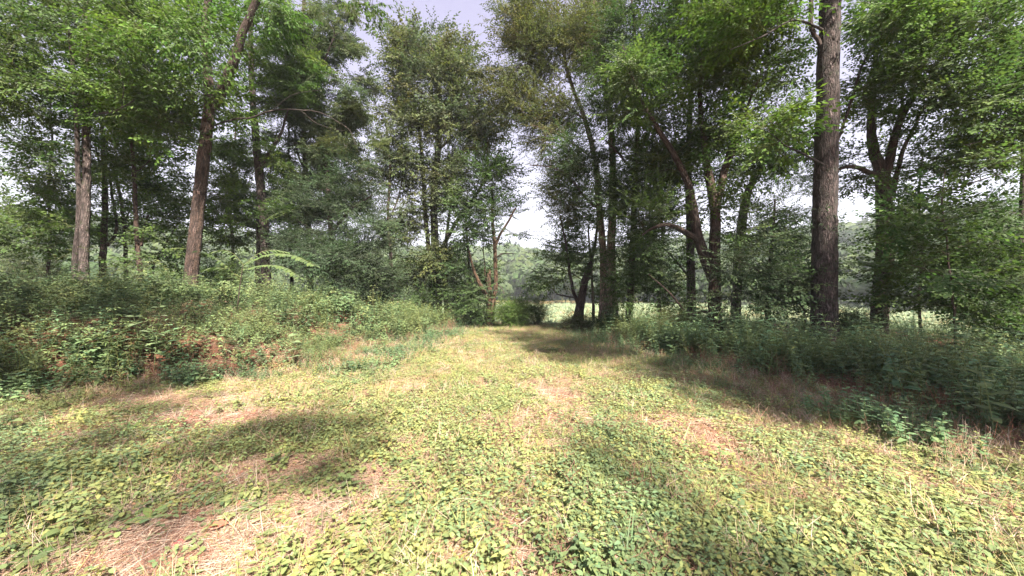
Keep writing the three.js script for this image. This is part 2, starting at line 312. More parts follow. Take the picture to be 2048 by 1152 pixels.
// ------------------------------------------------------------------ trees
// limb tube: points, radii, optional root flare; uv in bark tiles of about 0.6 x 1.2 m
function limbGeo(pts, rad, seg, flare = 0, seed = 1, capTop = true) {
  const A = new Acc(), n = pts.length, r0 = rad[0], rep = Math.max(1, Math.round(2 * Math.PI * r0 / 0.6)); let s = V(1, 0, 0), len = 0, prev = null, last = [];
  for (let i = 0; i < n; i++) {
    const d = V().subVectors(pts[Math.min(n - 1, i + 1)], pts[Math.max(0, i - 1)]).normalize(); s = s.clone().addScaledVector(d, -s.dot(d)).normalize(); const t = V().crossVectors(d, s);
    if (i) len += pts[i].distanceTo(pts[i - 1]);
    const ring = [];
    for (let k = 0; k <= seg; k++) {
      const f = (k % seg) / seg * Math.PI * 2, cx = Math.cos(f), sx = Math.sin(f);
      const lump = 1 + 0.07 * perlin.noise(cx * 1.6 + seed, len * 0.9, sx * 1.6) + 0.035 * perlin.noise(cx * 5 + seed, len * 2.2, sx * 5);
      const fl = 1 + flare * Math.exp(-len / (r0 * 1.5)) * (0.75 + 0.6 * Math.max(0, Math.sin(f * 2.5 + seed)) + 0.3 * Math.sin(f * 4 + seed * 2)), r = rad[i] * lump * fl;
      const q = pts[i].clone().addScaledVector(s, cx * r).addScaledVector(t, sx * r);
      ring.push(A.v(q.x, q.y, q.z, G1, k / seg * rep, len / 1.2));
    }
    if (prev) for (let k = 0; k < seg; k++) { A.t(prev[k], ring[k + 1], ring[k]); A.t(prev[k], prev[k + 1], ring[k + 1]); }
    prev = ring; last = ring;
  }
  if (capTop) { const e = pts[n - 1], c = A.v(e.x, e.y, e.z, G1, 0, 0); for (let k = 0; k < seg; k++) A.t(last[k], last[k + 1], c); }
  return A.geo();
}
let treeSeed = 1000;
// o: d (distance ahead of the trunk), stems [[name, [[px, py, width px], ...], depth change at its end]], crown [[px, py, rx, ry, branches, depth shift]], twigs per branch
function tree(name, label, o) {
  rnd = mulberry(++treeSeed * 77);
  const mat = BARK[o.bark], d = o.d, first = o.stems[0][1][0], bx = (first[0] - CX) / F * d, base = ground(bx, -d, -0.08), nodes = [];
  const g = thing(name, label, o.category ?? 'tree', base, o.group);
  const rel = (p) => p.clone().sub(base);
  o.stems.forEach(([nm, raw, dz = 0, d0 = 0], si) => {
    const pts = [], rads = [];
    raw.forEach(([px, py, w], i) => { const t = raw.length > 1 ? i / (raw.length - 1) : 0, dd = d + lerp(d0, dz, t); pts.push(PW(px, py, dd)); const th = Math.atan((px - CX) / F); rads.push(w / 2 / F * dd * Math.cos(th)); });
    if (nm === 'trunk') { const p = pts[0].clone(); const gy = H(p.x, p.z) - 0.12; if (gy < p.y - 0.05) { pts.unshift(V(lerp(p.x, base.x, 0.6), gy, p.z)); rads.unshift(rads[0] * 1.1); } else { pts[0].y = gy; } }
    const cv = new THREE.CatmullRomCurve3(pts, false, 'centripetal'), len = cv.getLength(), n = clamp(Math.round(len / (si ? 0.22 : 0.16)), 6, 90), P = [], R = [];
    for (let i = 0; i <= n; i++) { const t = i / n, f = t * (pts.length - 1), k = Math.min(pts.length - 2, Math.floor(f)); P.push(rel(cv.getPoint(t)).add(V(gauss(), 0, gauss()).multiplyScalar(0.012 * (i > 0 ? 1 : 0)))); R.push(lerp(rads[k], rads[k + 1], f - k)); }
    const m = part(nm, limbGeo(P, R, rads[0] > 0.2 ? 28 : rads[0] > 0.06 ? 14 : 7, nm === 'trunk' ? (o.flare ?? 0.5) : 0, treeSeed + si), o.barks?.[si] ? BARK[o.barks[si]] : nm === 'dead_branch' ? BARK.grey : mat, g);
    if (nm === 'snag') m.userData.label = 'broken bare stem';
    if (nm !== 'dead_branch' && nm !== 'snag') for (let i = 0; i <= n; i++) if (nm !== 'trunk' || P[i].y > (o.bole ?? 0.2)) nodes.push({ p: P[i], r: R[i], v: V().subVectors(P[Math.min(n, i + 1)], P[Math.max(0, i - 1)]).normalize() });
  });
  // branches reach from the nearest limb to points spread through the crown
  const tips = [];
  for (const [px, py, rx, ry, n, ds = 0, dr] of o.crown ?? []) for (let k = 0; k < n; k++) {
    const u = V(gauss(), gauss(), gauss()).multiplyScalar(0.95); if (u.length() > 1) u.setLength(rr(0.75, 1));
    tips.push(rel(PW(px + u.x * rx, py + u.y * ry, Math.max(2.2, d + ds + u.z * (dr ?? rx / F * d * 0.9)))));
  }
  const near = (q) => { let b = null, bc = 1e9; for (const k of nodes) { const c = k.p.distanceTo(q) + 0.45 * Math.max(0, k.p.y - q.y) + (k.tip ? 0.15 : 0); if (c < bc) { bc = c; b = k; } } return [b, bc]; };
  const order = tips.map((q) => [q, near(q)[1]]).sort((a, b) => a[1] - b[1]), W = new Acc(), list = [[], []], cols = o.leafCol;
  for (const [q] of order) {
    const [k] = near(q), len = k.p.distanceTo(q), out = V().subVectors(q, k.p).normalize();
    const c1 = k.p.clone().addScaledVector(k.v, len * 0.22).addScaledVector(out, len * 0.25).add(V(gauss(), gauss() + 0.3, gauss()).multiplyScalar(len * 0.09));
    const c2 = k.p.clone().lerp(q, 0.7).add(V(gauss(), gauss() + 0.7, gauss()).multiplyScalar(len * 0.1));
    const cv = new THREE.CubicBezierCurve3(k.p, c1, c2, q), n = clamp(Math.ceil(len / 0.25), 4, 10), pts = [], r0 = Math.min(k.r * 0.7, 0.005 + 0.0085 * len);
    for (let i = 0; i <= n; i++) { const p = cv.getPoint(i / n); if (i && i < n) p.add(V(gauss(), gauss(), gauss()).multiplyScalar(0.035)); pts.push(p); }
    stalk(W, pts, r0, 0.003, G1, len > 1.2 ? 5 : 4);
    for (let i = 2; i <= n; i++) nodes.push({ p: pts[i], r: lerp(r0, 0.003, i / n), v: V().subVectors(pts[i], pts[i - 1]).normalize(), tip: true });
    const tw = Math.round((o.twigs ?? 10) * rr(0.6, 1.4)), hue = tone(pick(cols), 0.15);
    for (let s = 0; s < tw; s++) {
      const t = s === 0 ? 1 : 1 - 0.75 * rnd() ** 1.3, p = cv.getPoint(t), dir = V(gauss(), gauss() * 0.5 + (o.lift ?? 0.05), gauss()).addScaledVector(out, 0.55).normalize();
      const j = rnd() < 0.5 ? 0 : 1; list[j].push({ m: aim(p, dir, rr(-0.5, 0.5), (o.size ?? 1) * rr(0.7, 1.25)), c: tone(hue, 0.18) });
    }
  }
  if (W.i.length) part('branch_tracery', W.geo(), o.bark === 'pale' || o.bark === 'oak' ? BARK.grey : mat, g, 'stuff');
  list.forEach((l, j) => l.length && instanced('crown', TWIG[o.leaf][j], LEAF, l, g));
  return g;
}
// leaf colours (reflectance)
const C = {
  deep: [[0.046, 0.092, 0.019], [0.057, 0.110, 0.022], [0.041, 0.083, 0.022]], mid: [[0.070, 0.132, 0.025], [0.061, 0.113, 0.025], [0.086, 0.144, 0.028]],
  grey: [[0.095, 0.127, 0.053], [0.074, 0.110, 0.044], [0.102, 0.140, 0.053]], olive: [[0.100, 0.128, 0.034], [0.088, 0.120, 0.034], [0.112, 0.130, 0.040]], fresh: [[0.095, 0.179, 0.022], [0.077, 0.153, 0.022], [0.110, 0.189, 0.028]],
  blue: [[0.057, 0.101, 0.041], [0.049, 0.087, 0.038], [0.070, 0.118, 0.044]],
};
// --- left side
tree('twin_tree', 'twin-stemmed grey tree at the far left edge of the wood', { d: 10.5, bark: 'grey', leaf: 'oak', leafCol: C.mid, twigs: 12,
  stems: [['trunk', [[168, 548, 23.4], [170, 460, 21.6], [173, 340, 19.8], [172, 220, 18.0], [174, 120, 16.2], [172, -40, 14.4]]], ['trunk', [[150, 550, 16], [158, 440, 14], [156, 330, 12], [152, 220, 10], [140, 60, 8]], -0.5, 0.15], ['limb', [[180, 228, 8], [205, 226, 7], [230, 222, 5], [270, 200, 3]], -1.5]],
  crown: [[60, 60, 110, 90, 26], [190, 40, 120, 80, 24], [60, 200, 110, 70, 20], [60, 330, 80, 70, 12, 0.6], [30, 450, 60, 60, 10, 0.6], [230, 330, 50, 60, 6, 0.8], [100, 430, 120, 90, 18, 1.8], [20, 120, 80, 100, 16]] });
tree('forked_tree', 'small dark forked tree between the twin trunks and the sapling', { d: 13.5, bark: 'dark', leaf: 'maple', leafCol: C.deep, twigs: 10,
  stems: [['trunk', [[206, 545, 17], [208, 470, 15], [210, 400, 14], [207, 320, 11], [204, 240, 8]]], ['limb', [[214, 492, 9], [232, 465, 8], [226, 400, 7], [218, 340, 5]], 0.5], ['limb', [[207, 345, 6], [198, 325, 5], [192, 290, 3]], -0.4]],
  crown: [[200, 240, 90, 60, 18], [260, 300, 70, 60, 12], [130, 420, 50, 50, 7, 1.2], [210, 400, 120, 110, 18, 1.4]] });
tree('slender_tree', 'thin dark trunk behind the reddish sapling', { d: 14.5, bark: 'dark', leaf: 'maple', leafCol: C.deep, twigs: 9,
  stems: [['trunk', [[252, 540, 10], [250, 480, 9], [245, 420, 8], [236, 370, 7], [228, 320, 5]]], ['limb', [[247, 450, 5], [262, 420, 4], [285, 400, 3]], 1]],
  crown: [[250, 330, 70, 60, 14], [310, 390, 60, 40, 8], [230, 440, 50, 40, 6], [300, 430, 110, 90, 16, 1.2]] });
tree('maple_sapling', 'slim reddish sapling standing left of the leaning oak', { d: 11.5, bark: 'red', leaf: 'maple', leafCol: C.fresh, twigs: 11,
  stems: [['trunk', [[282, 565, 13], [276, 500, 12], [272, 430, 10], [268, 340, 9], [260, 260, 7], [254, 190, 5]]], ['limb', [[283, 492, 7], [288, 460, 5], [296, 430, 4]], 0.4], ['limb', [[268, 345, 4], [285, 335, 3], [310, 310, 2]], -0.5]],
  crown: [[250, 200, 100, 60, 22, -0.5], [330, 260, 70, 50, 14, -0.5], [200, 150, 80, 50, 12, -1], [285, 350, 80, 100, 12, 1.0]] });
tree('curved_sapling', 'thin dark curving sapling left of the leaning oak', { d: 12.2, bark: 'dark', leaf: 'maple', leafCol: C.mid, twigs: 9,
  stems: [['trunk', [[292, 585, 6], [305, 535, 6], [325, 500, 5], [345, 465, 4], [360, 440, 3]]]],
  crown: [[360, 420, 50, 40, 10], [320, 480, 50, 30, 7], [300, 520, 50, 25, 5], [350, 500, 80, 50, 9]] });
tree('leaning_oak', 'large reddish-brown oak leaning right over the left bank', { d: 10.8, bark: 'red', leaf: 'oak', leafCol: C.fresh, twigs: 12, flare: 0.3,
  stems: [['trunk', [[380, 575, 31.8], [388, 500, 30.2], [396, 420, 28.7], [403, 350, 28.0], [413, 270, 27.2], [419, 200, 24.2], [414, 130, 19.6], [410, 60, 16.7], [425, -60, 13.6]]], ['limb', [[425, 215, 26], [448, 170, 22], [470, 115, 20], [484, 70, 18], [512, 5, 15], [540, -70, 12]], -0.6],
    ['dead_branch', [[425, 252, 5], [470, 238, 4.2], [500, 236, 4], [545, 221, 3.5], [600, 220, 3], [640, 225, 2.2], [690, 252, 1.2]], -1.2], ['dead_branch', [[545, 221, 2], [585, 190, 1.5], [640, 180, 0.8]], -1.4, -0.6], ['dead_branch', [[600, 220, 1.6], [640, 250, 1.2], [690, 262, 0.7]], -1.0, -0.8], ['limb', [[412, 100, 8], [395, 60, 6], [375, 10, 5]], -0.5], ['dead_branch', [[690, 252, 2], [700, 262, 1.5], [712, 290, 1]], -1.2, -1.2]],
  crown: [[330, 110, 130, 90, 40, -0.8], [470, 200, 60, 60, 12, 0.8], [510, 50, 70, 60, 16, 0.6], [370, 20, 110, 50, 16, 1.0], [320, 210, 80, 60, 18, -0.8], [440, 400, 45, 60, 7, 1.4], [748, -4, 38, 14, 3, -1.0, 0.3]] });
tree('scarred_tree', 'straight tree with a pale scarred base behind the weeds', { d: 13, bark: 'grey', leaf: 'hickory', leafCol: C.mid, twigs: 10,
  stems: [['trunk', [[534, 590, 20], [531, 520, 21], [528, 440, 20], [520, 360, 19], [513, 290, 17], [506, 200, 14], [502, 100, 11], [500, -20, 8]]], ['trunk', [[516, 560, 12], [518, 480, 10], [514, 400, 7]], 0.3, 0.3], ['limb', [[525, 330, 10], [545, 295, 8], [562, 268, 6], [575, 220, 4]], -0.6]],
  crown: [[560, 130, 90, 110, 26], [500, 330, 70, 70, 12], [460, 430, 60, 60, 10], [540, 420, 60, 70, 10], [470, 380, 80, 110, 16, 1.4], [565, 450, 60, 80, 10, 1.0]] });
tree('tall_hickory', 'tall slim hickory with dense grey-green crown left of the sky gap', { d: 14.5, bark: 'dark', leaf: 'hickory', leafCol: C.grey, twigs: 13, bole: 3,
  stems: [['trunk', [[620, 540, 14], [616, 440, 12], [612, 350, 11], [607, 250, 10], [604, 120, 9], [610, -40, 7]]], ['limb', [[612, 340, 6], [596, 310, 5], [588, 260, 4]], 0.5], ['limb', [[606, 190, 6], [640, 140, 5], [670, 70, 3]], -0.6], ['limb', [[606, 220, 5], [570, 180, 4], [545, 150, 3]], 0.6]],
  crown: [[640, 60, 100, 90, 36], [660, 190, 90, 90, 32], [620, 300, 100, 80, 26], [700, 300, 70, 80, 18], [580, 200, 60, 90, 16], [640, 380, 90, 90, 14]] });
tree('shady_understory_tree', 'low dark blue-green tree left of the tall centre oak', { d: 13.2, bark: 'dark', leaf: 'elm', leafCol: C.blue, twigs: 14, bole: 0.8,
  stems: [['trunk', [[664, 580, 12], [662, 470, 11], [656, 380, 9], [650, 300, 6]]], ['limb', [[662, 470, 6], [700, 420, 5], [745, 390, 3]], -0.5], ['limb', [[660, 490, 6], [610, 450, 5], [580, 430, 3]], -0.5]],
  crown: [[620, 430, 70, 60, 24], [690, 400, 80, 70, 28], [640, 510, 90, 50, 30, -0.6], [730, 480, 60, 60, 20], [700, 550, 70, 35, 18, -0.4], [770, 560, 50, 40, 10]] });
// --- centre
tree('tall_centre_oak', 'tallest round-topped oak with twin trunks behind the sunny brush', { d: 17.5, bark: 'dark', leaf: 'oak', leafCol: [...C.grey, ...C.olive], twigs: 17, size: 1.25, bole: 1.6,
  stems: [['trunk', [[876, 625, 18], [872, 540, 16], [869, 460, 15], [868, 380, 14], [876, 300, 13], [880, 220, 11], [870, 130, 8], [862, 80, 5]]], ['trunk', [[863, 628, 10], [861, 540, 9], [852, 440, 9], [846, 350, 8], [838, 260, 6], [820, 180, 4]], 0.3, -0.3], ['limb', [[872, 520, 9], [893, 480, 8], [915, 440, 7], [945, 400, 6], [975, 350, 4], [1000, 300, 3]], -0.4], ['limb', [[880, 250, 7], [915, 200, 6], [940, 150, 4]], 0.5], ['limb', [[876, 300, 6], [910, 270, 5], [960, 240, 4], [995, 215, 3]], -0.5]],
  crown: [[850, 120, 75, 60, 34], [920, 140, 55, 60, 22], [820, 210, 65, 70, 24], [900, 240, 80, 70, 30], [965, 230, 45, 45, 9], [800, 330, 60, 70, 22], [880, 370, 70, 70, 22], [950, 330, 50, 55, 9], [810, 450, 55, 50, 14], [900, 520, 60, 45, 16, -1], [830, 540, 45, 40, 9]] });
tree('slim_oak', 'slim dark trunk just right of the twin-trunked centre oak', { d: 17, bark: 'dark', leaf: 'oak', leafCol: C.grey, twigs: 10,
  stems: [['trunk', [[893, 628, 10], [892, 580, 9], [890, 520, 8], [896, 450, 6], [905, 390, 4]]]], crown: [[900, 400, 50, 50, 12], [880, 560, 40, 35, 9]] });
tree('multi_stem_tree', 'orange-barked tree splitting into several stems beside the shrubs', { d: 14.2, bark: 'orange', leaf: 'maple', leafCol: C.deep, twigs: 9, bole: 1.2, flare: 0.25,
  stems: [['trunk', [[979, 640, 17], [981, 618, 18], [983, 598, 18]]], ['limb', [[981, 610, 9], [968, 582, 8], [956, 560, 7], [946, 535, 5], [938, 500, 3]], -0.3], ['snag', [[983, 605, 9], [978, 570, 9], [978, 545, 8], [976, 540, 7]], 0.2], ['limb', [[985, 605, 9], [992, 570, 8], [991, 530, 8], [989, 490, 7], [985, 440, 6], [984, 380, 4]], 0.2], ['limb', [[988, 500, 6], [1000, 470, 5], [1018, 440, 4], [1032, 415, 3]], -0.3], ['dead_branch', [[990, 518, 4], [1003, 508, 3], [1020, 507, 2], [1036, 508, 1]], -0.3, 0.1], ['limb', [[982, 600, 4], [972, 560, 3], [968, 520, 2], [965, 470, 2]], 0.5], ['dead_branch', [[992, 566, 2], [1004, 577, 2], [1010, 592, 1]], -0.4, 0.1]],
  crown: [[985, 360, 38, 40, 14], [975, 420, 45, 45, 14], [1018, 425, 24, 26, 3], [955, 480, 40, 35, 10], [1025, 470, 18, 18, 2], [930, 560, 40, 35, 10], [950, 610, 35, 28, 10]] });
tree('ash_sapling', 'young leafy tree between the centre oak and the orange-barked tree', { d: 15.6, bark: 'grey', leaf: 'maple', leafCol: C.mid, twigs: 10, bole: 0.5,
  stems: [['trunk', [[942, 632, 6], [940, 560, 5], [936, 500, 5], [932, 430, 4], [935, 380, 2]]]], crown: [[935, 420, 45, 50, 14], [915, 590, 40, 30, 10], [955, 560, 35, 35, 8]] });
// --- right of the gap
tree('leaning_dark_tree', 'dark leaning tree with a broken top at the clearing mouth', { d: 14.2, bark: 'dark', leaf: 'maple', leafCol: C.mid, twigs: 9, flare: 0.7, bole: 1.5,
  stems: [['trunk', [[1154, 652, 24], [1159, 620, 18], [1164, 590, 16], [1170, 562, 15], [1177, 540, 13], [1182, 525, 10]]], ['limb', [[1159, 612, 9], [1149, 590, 7], [1142, 560, 6], [1137, 525, 5], [1130, 480, 4], [1120, 430, 3]], -0.5], ['dead_branch', [[1172, 560, 6], [1182, 555, 5], [1194, 552, 2]], 0.3], ['limb', [[1148, 595, 4], [1130, 592, 3], [1112, 588, 2]], -0.8, -0.2], ['dead_branch', [[1165, 560, 2], [1140, 545, 2], [1115, 535, 1.5], [1085, 530, 1]], -0.6], ['limb', [[1176, 545, 7], [1188, 500, 6], [1195, 440, 5], [1190, 370, 4]], 0.4]],
  crown: [[1132, 440, 35, 45, 9], [1150, 500, 50, 45, 14], [1096, 552, 28, 22, 5], [1078, 570, 20, 16, 3], [1122, 500, 25, 30, 5], [1180, 400, 50, 50, 12]] });
tree('shaggy_twin_tree', 'pair of pale shaggy-barked trunks right of the clearing mouth', { d: 13.3, bark: 'pale', leaf: 'elm', leafCol: C.olive, twigs: 15, size: 1.15, bole: 6,
  stems: [['trunk', [[1226, 662, 24], [1224, 600, 21], [1222, 520, 18], [1224, 440, 16], [1226, 340, 14], [1220, 240, 12], [1205, 140, 10], [1190, 30, 7], [1185, -60, 5]]], ['trunk', [[1208, 660, 20], [1208, 580, 16], [1206, 500, 14], [1200, 430, 13], [1192, 330, 11], [1170, 240, 9], [1140, 160, 7], [1120, 60, 5], [1110, -40, 3]], 0.2, 0.4], ['limb', [[1200, 420, 5], [1170, 395, 5], [1140, 355, 4], [1105, 335, 3], [1060, 330, 2]], -0.7, 0.4], ['limb', [[1170, 240, 5], [1130, 210, 4], [1085, 170, 3], [1045, 130, 2]], -0.5, 0.3], ['limb', [[1190, 320, 4], [1150, 290, 4], [1100, 260, 3], [1060, 250, 2]], -1, 0.4]],
  crown: [[1060, 60, 65, 70, 26], [1130, 100, 80, 80, 28], [1200, 60, 70, 80, 18], [1050, 180, 55, 60, 18], [1110, 240, 70, 60, 20], [1130, 340, 55, 40, 13], [1140, 400, 30, 32, 5], [1060, -60, 90, 50, 12]] });
tree('thin_pale_tree', 'thin pale trunk between the leaning dark tree and the shaggy pair', { d: 15, bark: 'pale', leaf: 'maple', leafCol: C.mid, twigs: 8, flare: 0.2,
  stems: [['trunk', [[1187, 650, 7], [1186, 600, 6], [1184, 560, 5], [1180, 500, 4], [1176, 450, 3]]]], crown: [[1180, 450, 35, 35, 8], [1160, 530, 30, 30, 7], [1200, 590, 30, 25, 6]] });
tree('dark_veiled_tree', 'dark trunk veiled in drooping leaves right of the shaggy pair', { d: 11.6, bark: 'dark', leaf: 'elm', leafCol: C.deep, twigs: 14, bole: 1.4, lift: -0.05,
  stems: [['trunk', [[1256, 668, 16], [1260, 600, 14], [1264, 520, 13], [1268, 420, 12], [1272, 320, 10], [1278, 200, 8], [1270, 80, 6], [1260, -40, 4]]], ['limb', [[1270, 350, 6], [1240, 310, 5], [1210, 280, 3]], -0.8], ['limb', [[1274, 260, 6], [1310, 200, 4], [1340, 150, 3]], -0.8]],
  crown: [[1240, 250, 70, 80, 26], [1250, 380, 60, 70, 26, -0.4], [1270, 480, 60, 60, 18, -0.5], [1250, 570, 50, 40, 9, -0.4], [1300, 560, 55, 45, 8], [1250, 130, 80, 70, 22], [1300, 60, 80, 60, 16], [1160, 320, 40, 40, 7], [1320, 340, 50, 60, 10]] });
tree('grey_straight_tree', 'straight grey trunk behind the low curving branch', { d: 13, bark: 'grey', leaf: 'maple', leafCol: C.mid, twigs: 10, bole: 2,
  stems: [['trunk', [[1384, 672, 21], [1383, 600, 19], [1381, 520, 17], [1380, 440, 16], [1377, 340, 14], [1380, 220, 11], [1385, 100, 8], [1390, -20, 5]]], ['limb', [[1382, 560, 5], [1350, 520, 4], [1310, 480, 3]], -0.7], ['limb', [[1379, 280, 6], [1410, 220, 5], [1440, 160, 3]], 0.4]],
  crown: [[1390, 120, 80, 80, 20], [1340, 420, 50, 50, 9], [1320, 520, 60, 45, 9], [1350, 590, 50, 30, 5], [1400, 300, 60, 60, 10], [1350, 400, 90, 120, 16]] });
tree('forked_maple', 'large brown tree forking low into three with a curling side branch', { d: 10.6, bark: 'red', leaf: 'maple', leafCol: C.mid, twigs: 11, flare: 0.35, bole: 3.5, barks: { 1: 'dark', 4: 'dark' },
  stems: [['trunk', [[1430, 682, 34], [1430, 620, 28], [1429, 560, 26], [1429, 500, 24], [1430, 430, 22], [1424, 385, 20], [1414, 330, 16], [1408, 280, 13], [1400, 200, 9], [1405, 100, 6]]], ['limb', [[1424, 560, 20], [1406, 505, 22], [1393, 460, 20], [1386, 410, 17], [1373, 360, 14], [1348, 310, 12], [1318, 262, 10], [1290, 215, 7], [1262, 150, 5], [1245, 90, 3]], -1.2], ['limb', [[1430, 425, 18], [1442, 370, 16], [1452, 330, 14], [1466, 280, 12], [1482, 225, 10], [1490, 160, 8], [1505, 80, 6]], 0.6], ['limb', [[1448, 350, 9], [1466, 305, 9], [1482, 262, 8], [1496, 210, 6], [1520, 150, 4]], -0.5, 0.2], ['limb', [[1396, 478, 14], [1376, 468, 13], [1354, 456, 11], [1333, 449, 9], [1305, 456, 6], [1285, 470, 3]], -0.9, -0.3], ['limb', [[1420, 628, 7], [1404, 622, 6], [1384, 629, 6], [1366, 618, 5], [1345, 592, 4], [1318, 566, 3], [1296, 548, 2]], -1.0, -0.1]],
  crown: [[1300, 180, 90, 80, 28, -0.6], [1360, 80, 90, 80, 24], [1440, 120, 80, 90, 24], [1520, 120, 80, 80, 20], [1460, 300, 60, 60, 12], [1340, 330, 60, 60, 12], [1550, 260, 70, 70, 14], [1420, -40, 160, 60, 20], [1310, 430, 50, 40, 7, -0.6], [1480, 420, 90, 110, 16], [1400, 250, 110, 100, 14]] });
tree('crooked_tree', 'crooked grey tree behind and right of the forked brown one', { d: 14, bark: 'grey', leaf: 'elm', leafCol: C.mid, twigs: 10, bole: 3,
  stems: [['trunk', [[1470, 665, 22], [1474, 580, 20], [1478, 500, 20], [1486, 430, 19], [1494, 390, 18], [1512, 350, 13], [1530, 310, 10], [1545, 240, 7]]]],
  crown: [[1540, 220, 70, 70, 16], [1500, 330, 60, 60, 10], [1580, 350, 50, 60, 10], [1560, 440, 80, 90, 16]] });
tree('hornbeam', 'dark small tree with flat blue-green sprays left of the biggest trunk', { d: 10.2, bark: 'dark', leaf: 'elm', leafCol: C.blue, twigs: 10, bole: 0.9, lift: -0.02,
  stems: [['trunk', [[1536, 672, 15], [1536, 600, 13], [1540, 530, 10], [1546, 460, 7], [1550, 400, 4]]], ['limb', [[1538, 560, 5], [1500, 530, 4], [1465, 520, 2]], -0.8], ['limb', [[1538, 575, 5], [1580, 540, 4], [1610, 520, 2]], -0.8], ['limb', [[1537, 610, 4], [1500, 600, 3], [1470, 590, 2]], -0.9]],
  crown: [[1550, 470, 60, 50, 13], [1490, 540, 55, 40, 13, -0.5], [1590, 540, 45, 45, 10, -0.5], [1480, 600, 50, 25, 6, -0.6], [1560, 600, 55, 25, 6, -0.4], [1640, 500, 40, 40, 4, -0.8]] });
tree('great_oak', 'biggest straight oak trunk with ridged lichen-spotted bark on the right', { d: 8.9, bark: 'oak', leaf: 'oak', leafCol: C.fresh, twigs: 12, flare: 0.25, bole: 5, barks: { 1: 'dark', 2: 'dark' },
  stems: [['trunk', [[1648, 690, 62.8], [1648, 640, 57.9], [1649, 560, 54.5], [1650, 460, 52.9], [1651, 360, 52.1], [1654, 250, 49.6], [1657, 130, 47.1], [1660, 0, 44.6], [1662, -160, 41.3], [1664, -320, 36.4]]], ['limb', [[1668, 300, 6], [1690, 240, 7], [1706, 190, 7], [1728, 125, 6], [1762, 68, 6], [1800, 32, 5], [1840, -10, 4]], 0.8, 0.3], ['limb', [[1640, 90, 10], [1623, 55, 10], [1622, -10, 9], [1610, -90, 7]], -0.3, -0.2], ['limb', [[1648, 330, 6], [1610, 310, 5], [1570, 290, 4], [1540, 265, 2]], -0.8, -0.2], ['limb', [[1645, 60, 7], [1590, 40, 5], [1530, 70, 4], [1460, 100, 2]], -1.5, -0.2]],
  crown: [[1540, 40, 60, 50, 16, -0.3], [1790, 50, 60, 50, 16, 0.2], [1550, 270, 45, 40, 8, -0.3], [1560, -170, 140, 80, 18, 0.4], [1760, -170, 140, 80, 18, 0.4], [1480, 40, 60, 50, 12, -0.8], [1730, 180, 35, 40, 6, 0.7]] });
tree('branchy_oak', 'thick dark tree with an arching side branch right of the biggest trunk', { d: 10.4, bark: 'dark', leaf: 'maple', leafCol: C.mid, twigs: 11, flare: 0.25, bole: 3, barks: { 2: 'red', 3: 'red' },
  stems: [['trunk', [[1756, 675, 37.8], [1760, 610, 37.8], [1768, 540, 41.4], [1770, 470, 39.6], [1768, 400, 36.0], [1764, 350, 30.6], [1750, 310, 25.2], [1742, 260, 19.8], [1745, 200, 15.3], [1752, 120, 10.8], [1740, 30, 7.2]]], ['limb', [[1766, 360, 24], [1780, 320, 22], [1788, 280, 20], [1803, 235, 17], [1830, 190, 13], [1860, 150, 10], [1900, 110, 7], [1950, 60, 4]], -1], ['limb', [[1785, 390, 12], [1796, 340, 12], [1806, 300, 10], [1826, 260, 8], [1850, 215, 6], [1900, 170, 4]], -0.4, 0.3], ['limb', [[1803, 232, 9], [1806, 180, 7], [1815, 120, 5], [1810, 60, 3]], 0.3], ['limb', [[1760, 352, 15], [1738, 346, 14], [1720, 337, 12], [1700, 333, 10], [1680, 338, 7], [1660, 350, 4]], -0.7, -0.2], ['limb', [[1790, 440, 8], [1850, 400, 6], [1930, 370, 5], [2010, 345, 3]], -1.2]],
  crown: [[1850, 120, 110, 80, 30, -0.6], [1960, 60, 110, 70, 28, -1], [1940, 200, 100, 60, 22, -1], [1760, 200, 60, 60, 10], [1720, 330, 40, 40, 6], [1860, 290, 80, 45, 10], [1980, 330, 80, 35, 9, -1], [1800, 30, 100, 60, 18], [1830, 430, 110, 90, 10], [1950, 280, 110, 80, 10]] });
tree('beech_sapling', 'thin bent sapling with layered leaf sprays near the right edge', { d: 7.8, bark: 'red', leaf: 'maple', leafCol: [...C.deep, ...C.mid], twigs: 9, bole: 0.9, flare: 0.2, lift: -0.02,
  stems: [['trunk', [[1912, 690, 7], [1908, 620, 6], [1900, 550, 6], [1893, 480, 5], [1884, 400, 4], [1890, 340, 2]]], ['limb', [[1896, 510, 3], [1940, 480, 2], [1990, 470, 2]], -0.5], ['limb', [[1902, 560, 3], [1860, 540, 2], [1820, 530, 2]], -0.5]],
  crown: [[1860, 440, 80, 35, 9], [1830, 530, 70, 30, 9, 0.5], [1950, 480, 80, 25, 8], [1970, 560, 80, 35, 9], [1850, 600, 70, 25, 5, 1], [1940, 620, 80, 20, 5, 0.6], [1900, 530, 120, 80, 5]] });
tree('edge_tree', 'dark trunk cut by the right edge of the picture', { d: 9.6, bark: 'dark', leaf: 'maple', leafCol: C.deep, twigs: 11, bole: 2,
  stems: [['trunk', [[2042, 690, 20], [2040, 600, 18], [2043, 500, 17], [2046, 380, 15], [2050, 250, 12], [2060, 100, 9]]], ['limb', [[2044, 430, 7], [1990, 420, 5], [1930, 430, 3]], -0.8], ['limb', [[2048, 300, 7], [1990, 280, 5], [1930, 290, 3]], -0.8]],
  crown: [[2040, 240, 100, 50, 14], [1980, 430, 80, 35, 8], [2070, 130, 110, 80, 18], [2040, 520, 70, 50, 10], [1980, 520, 90, 80, 12]] });
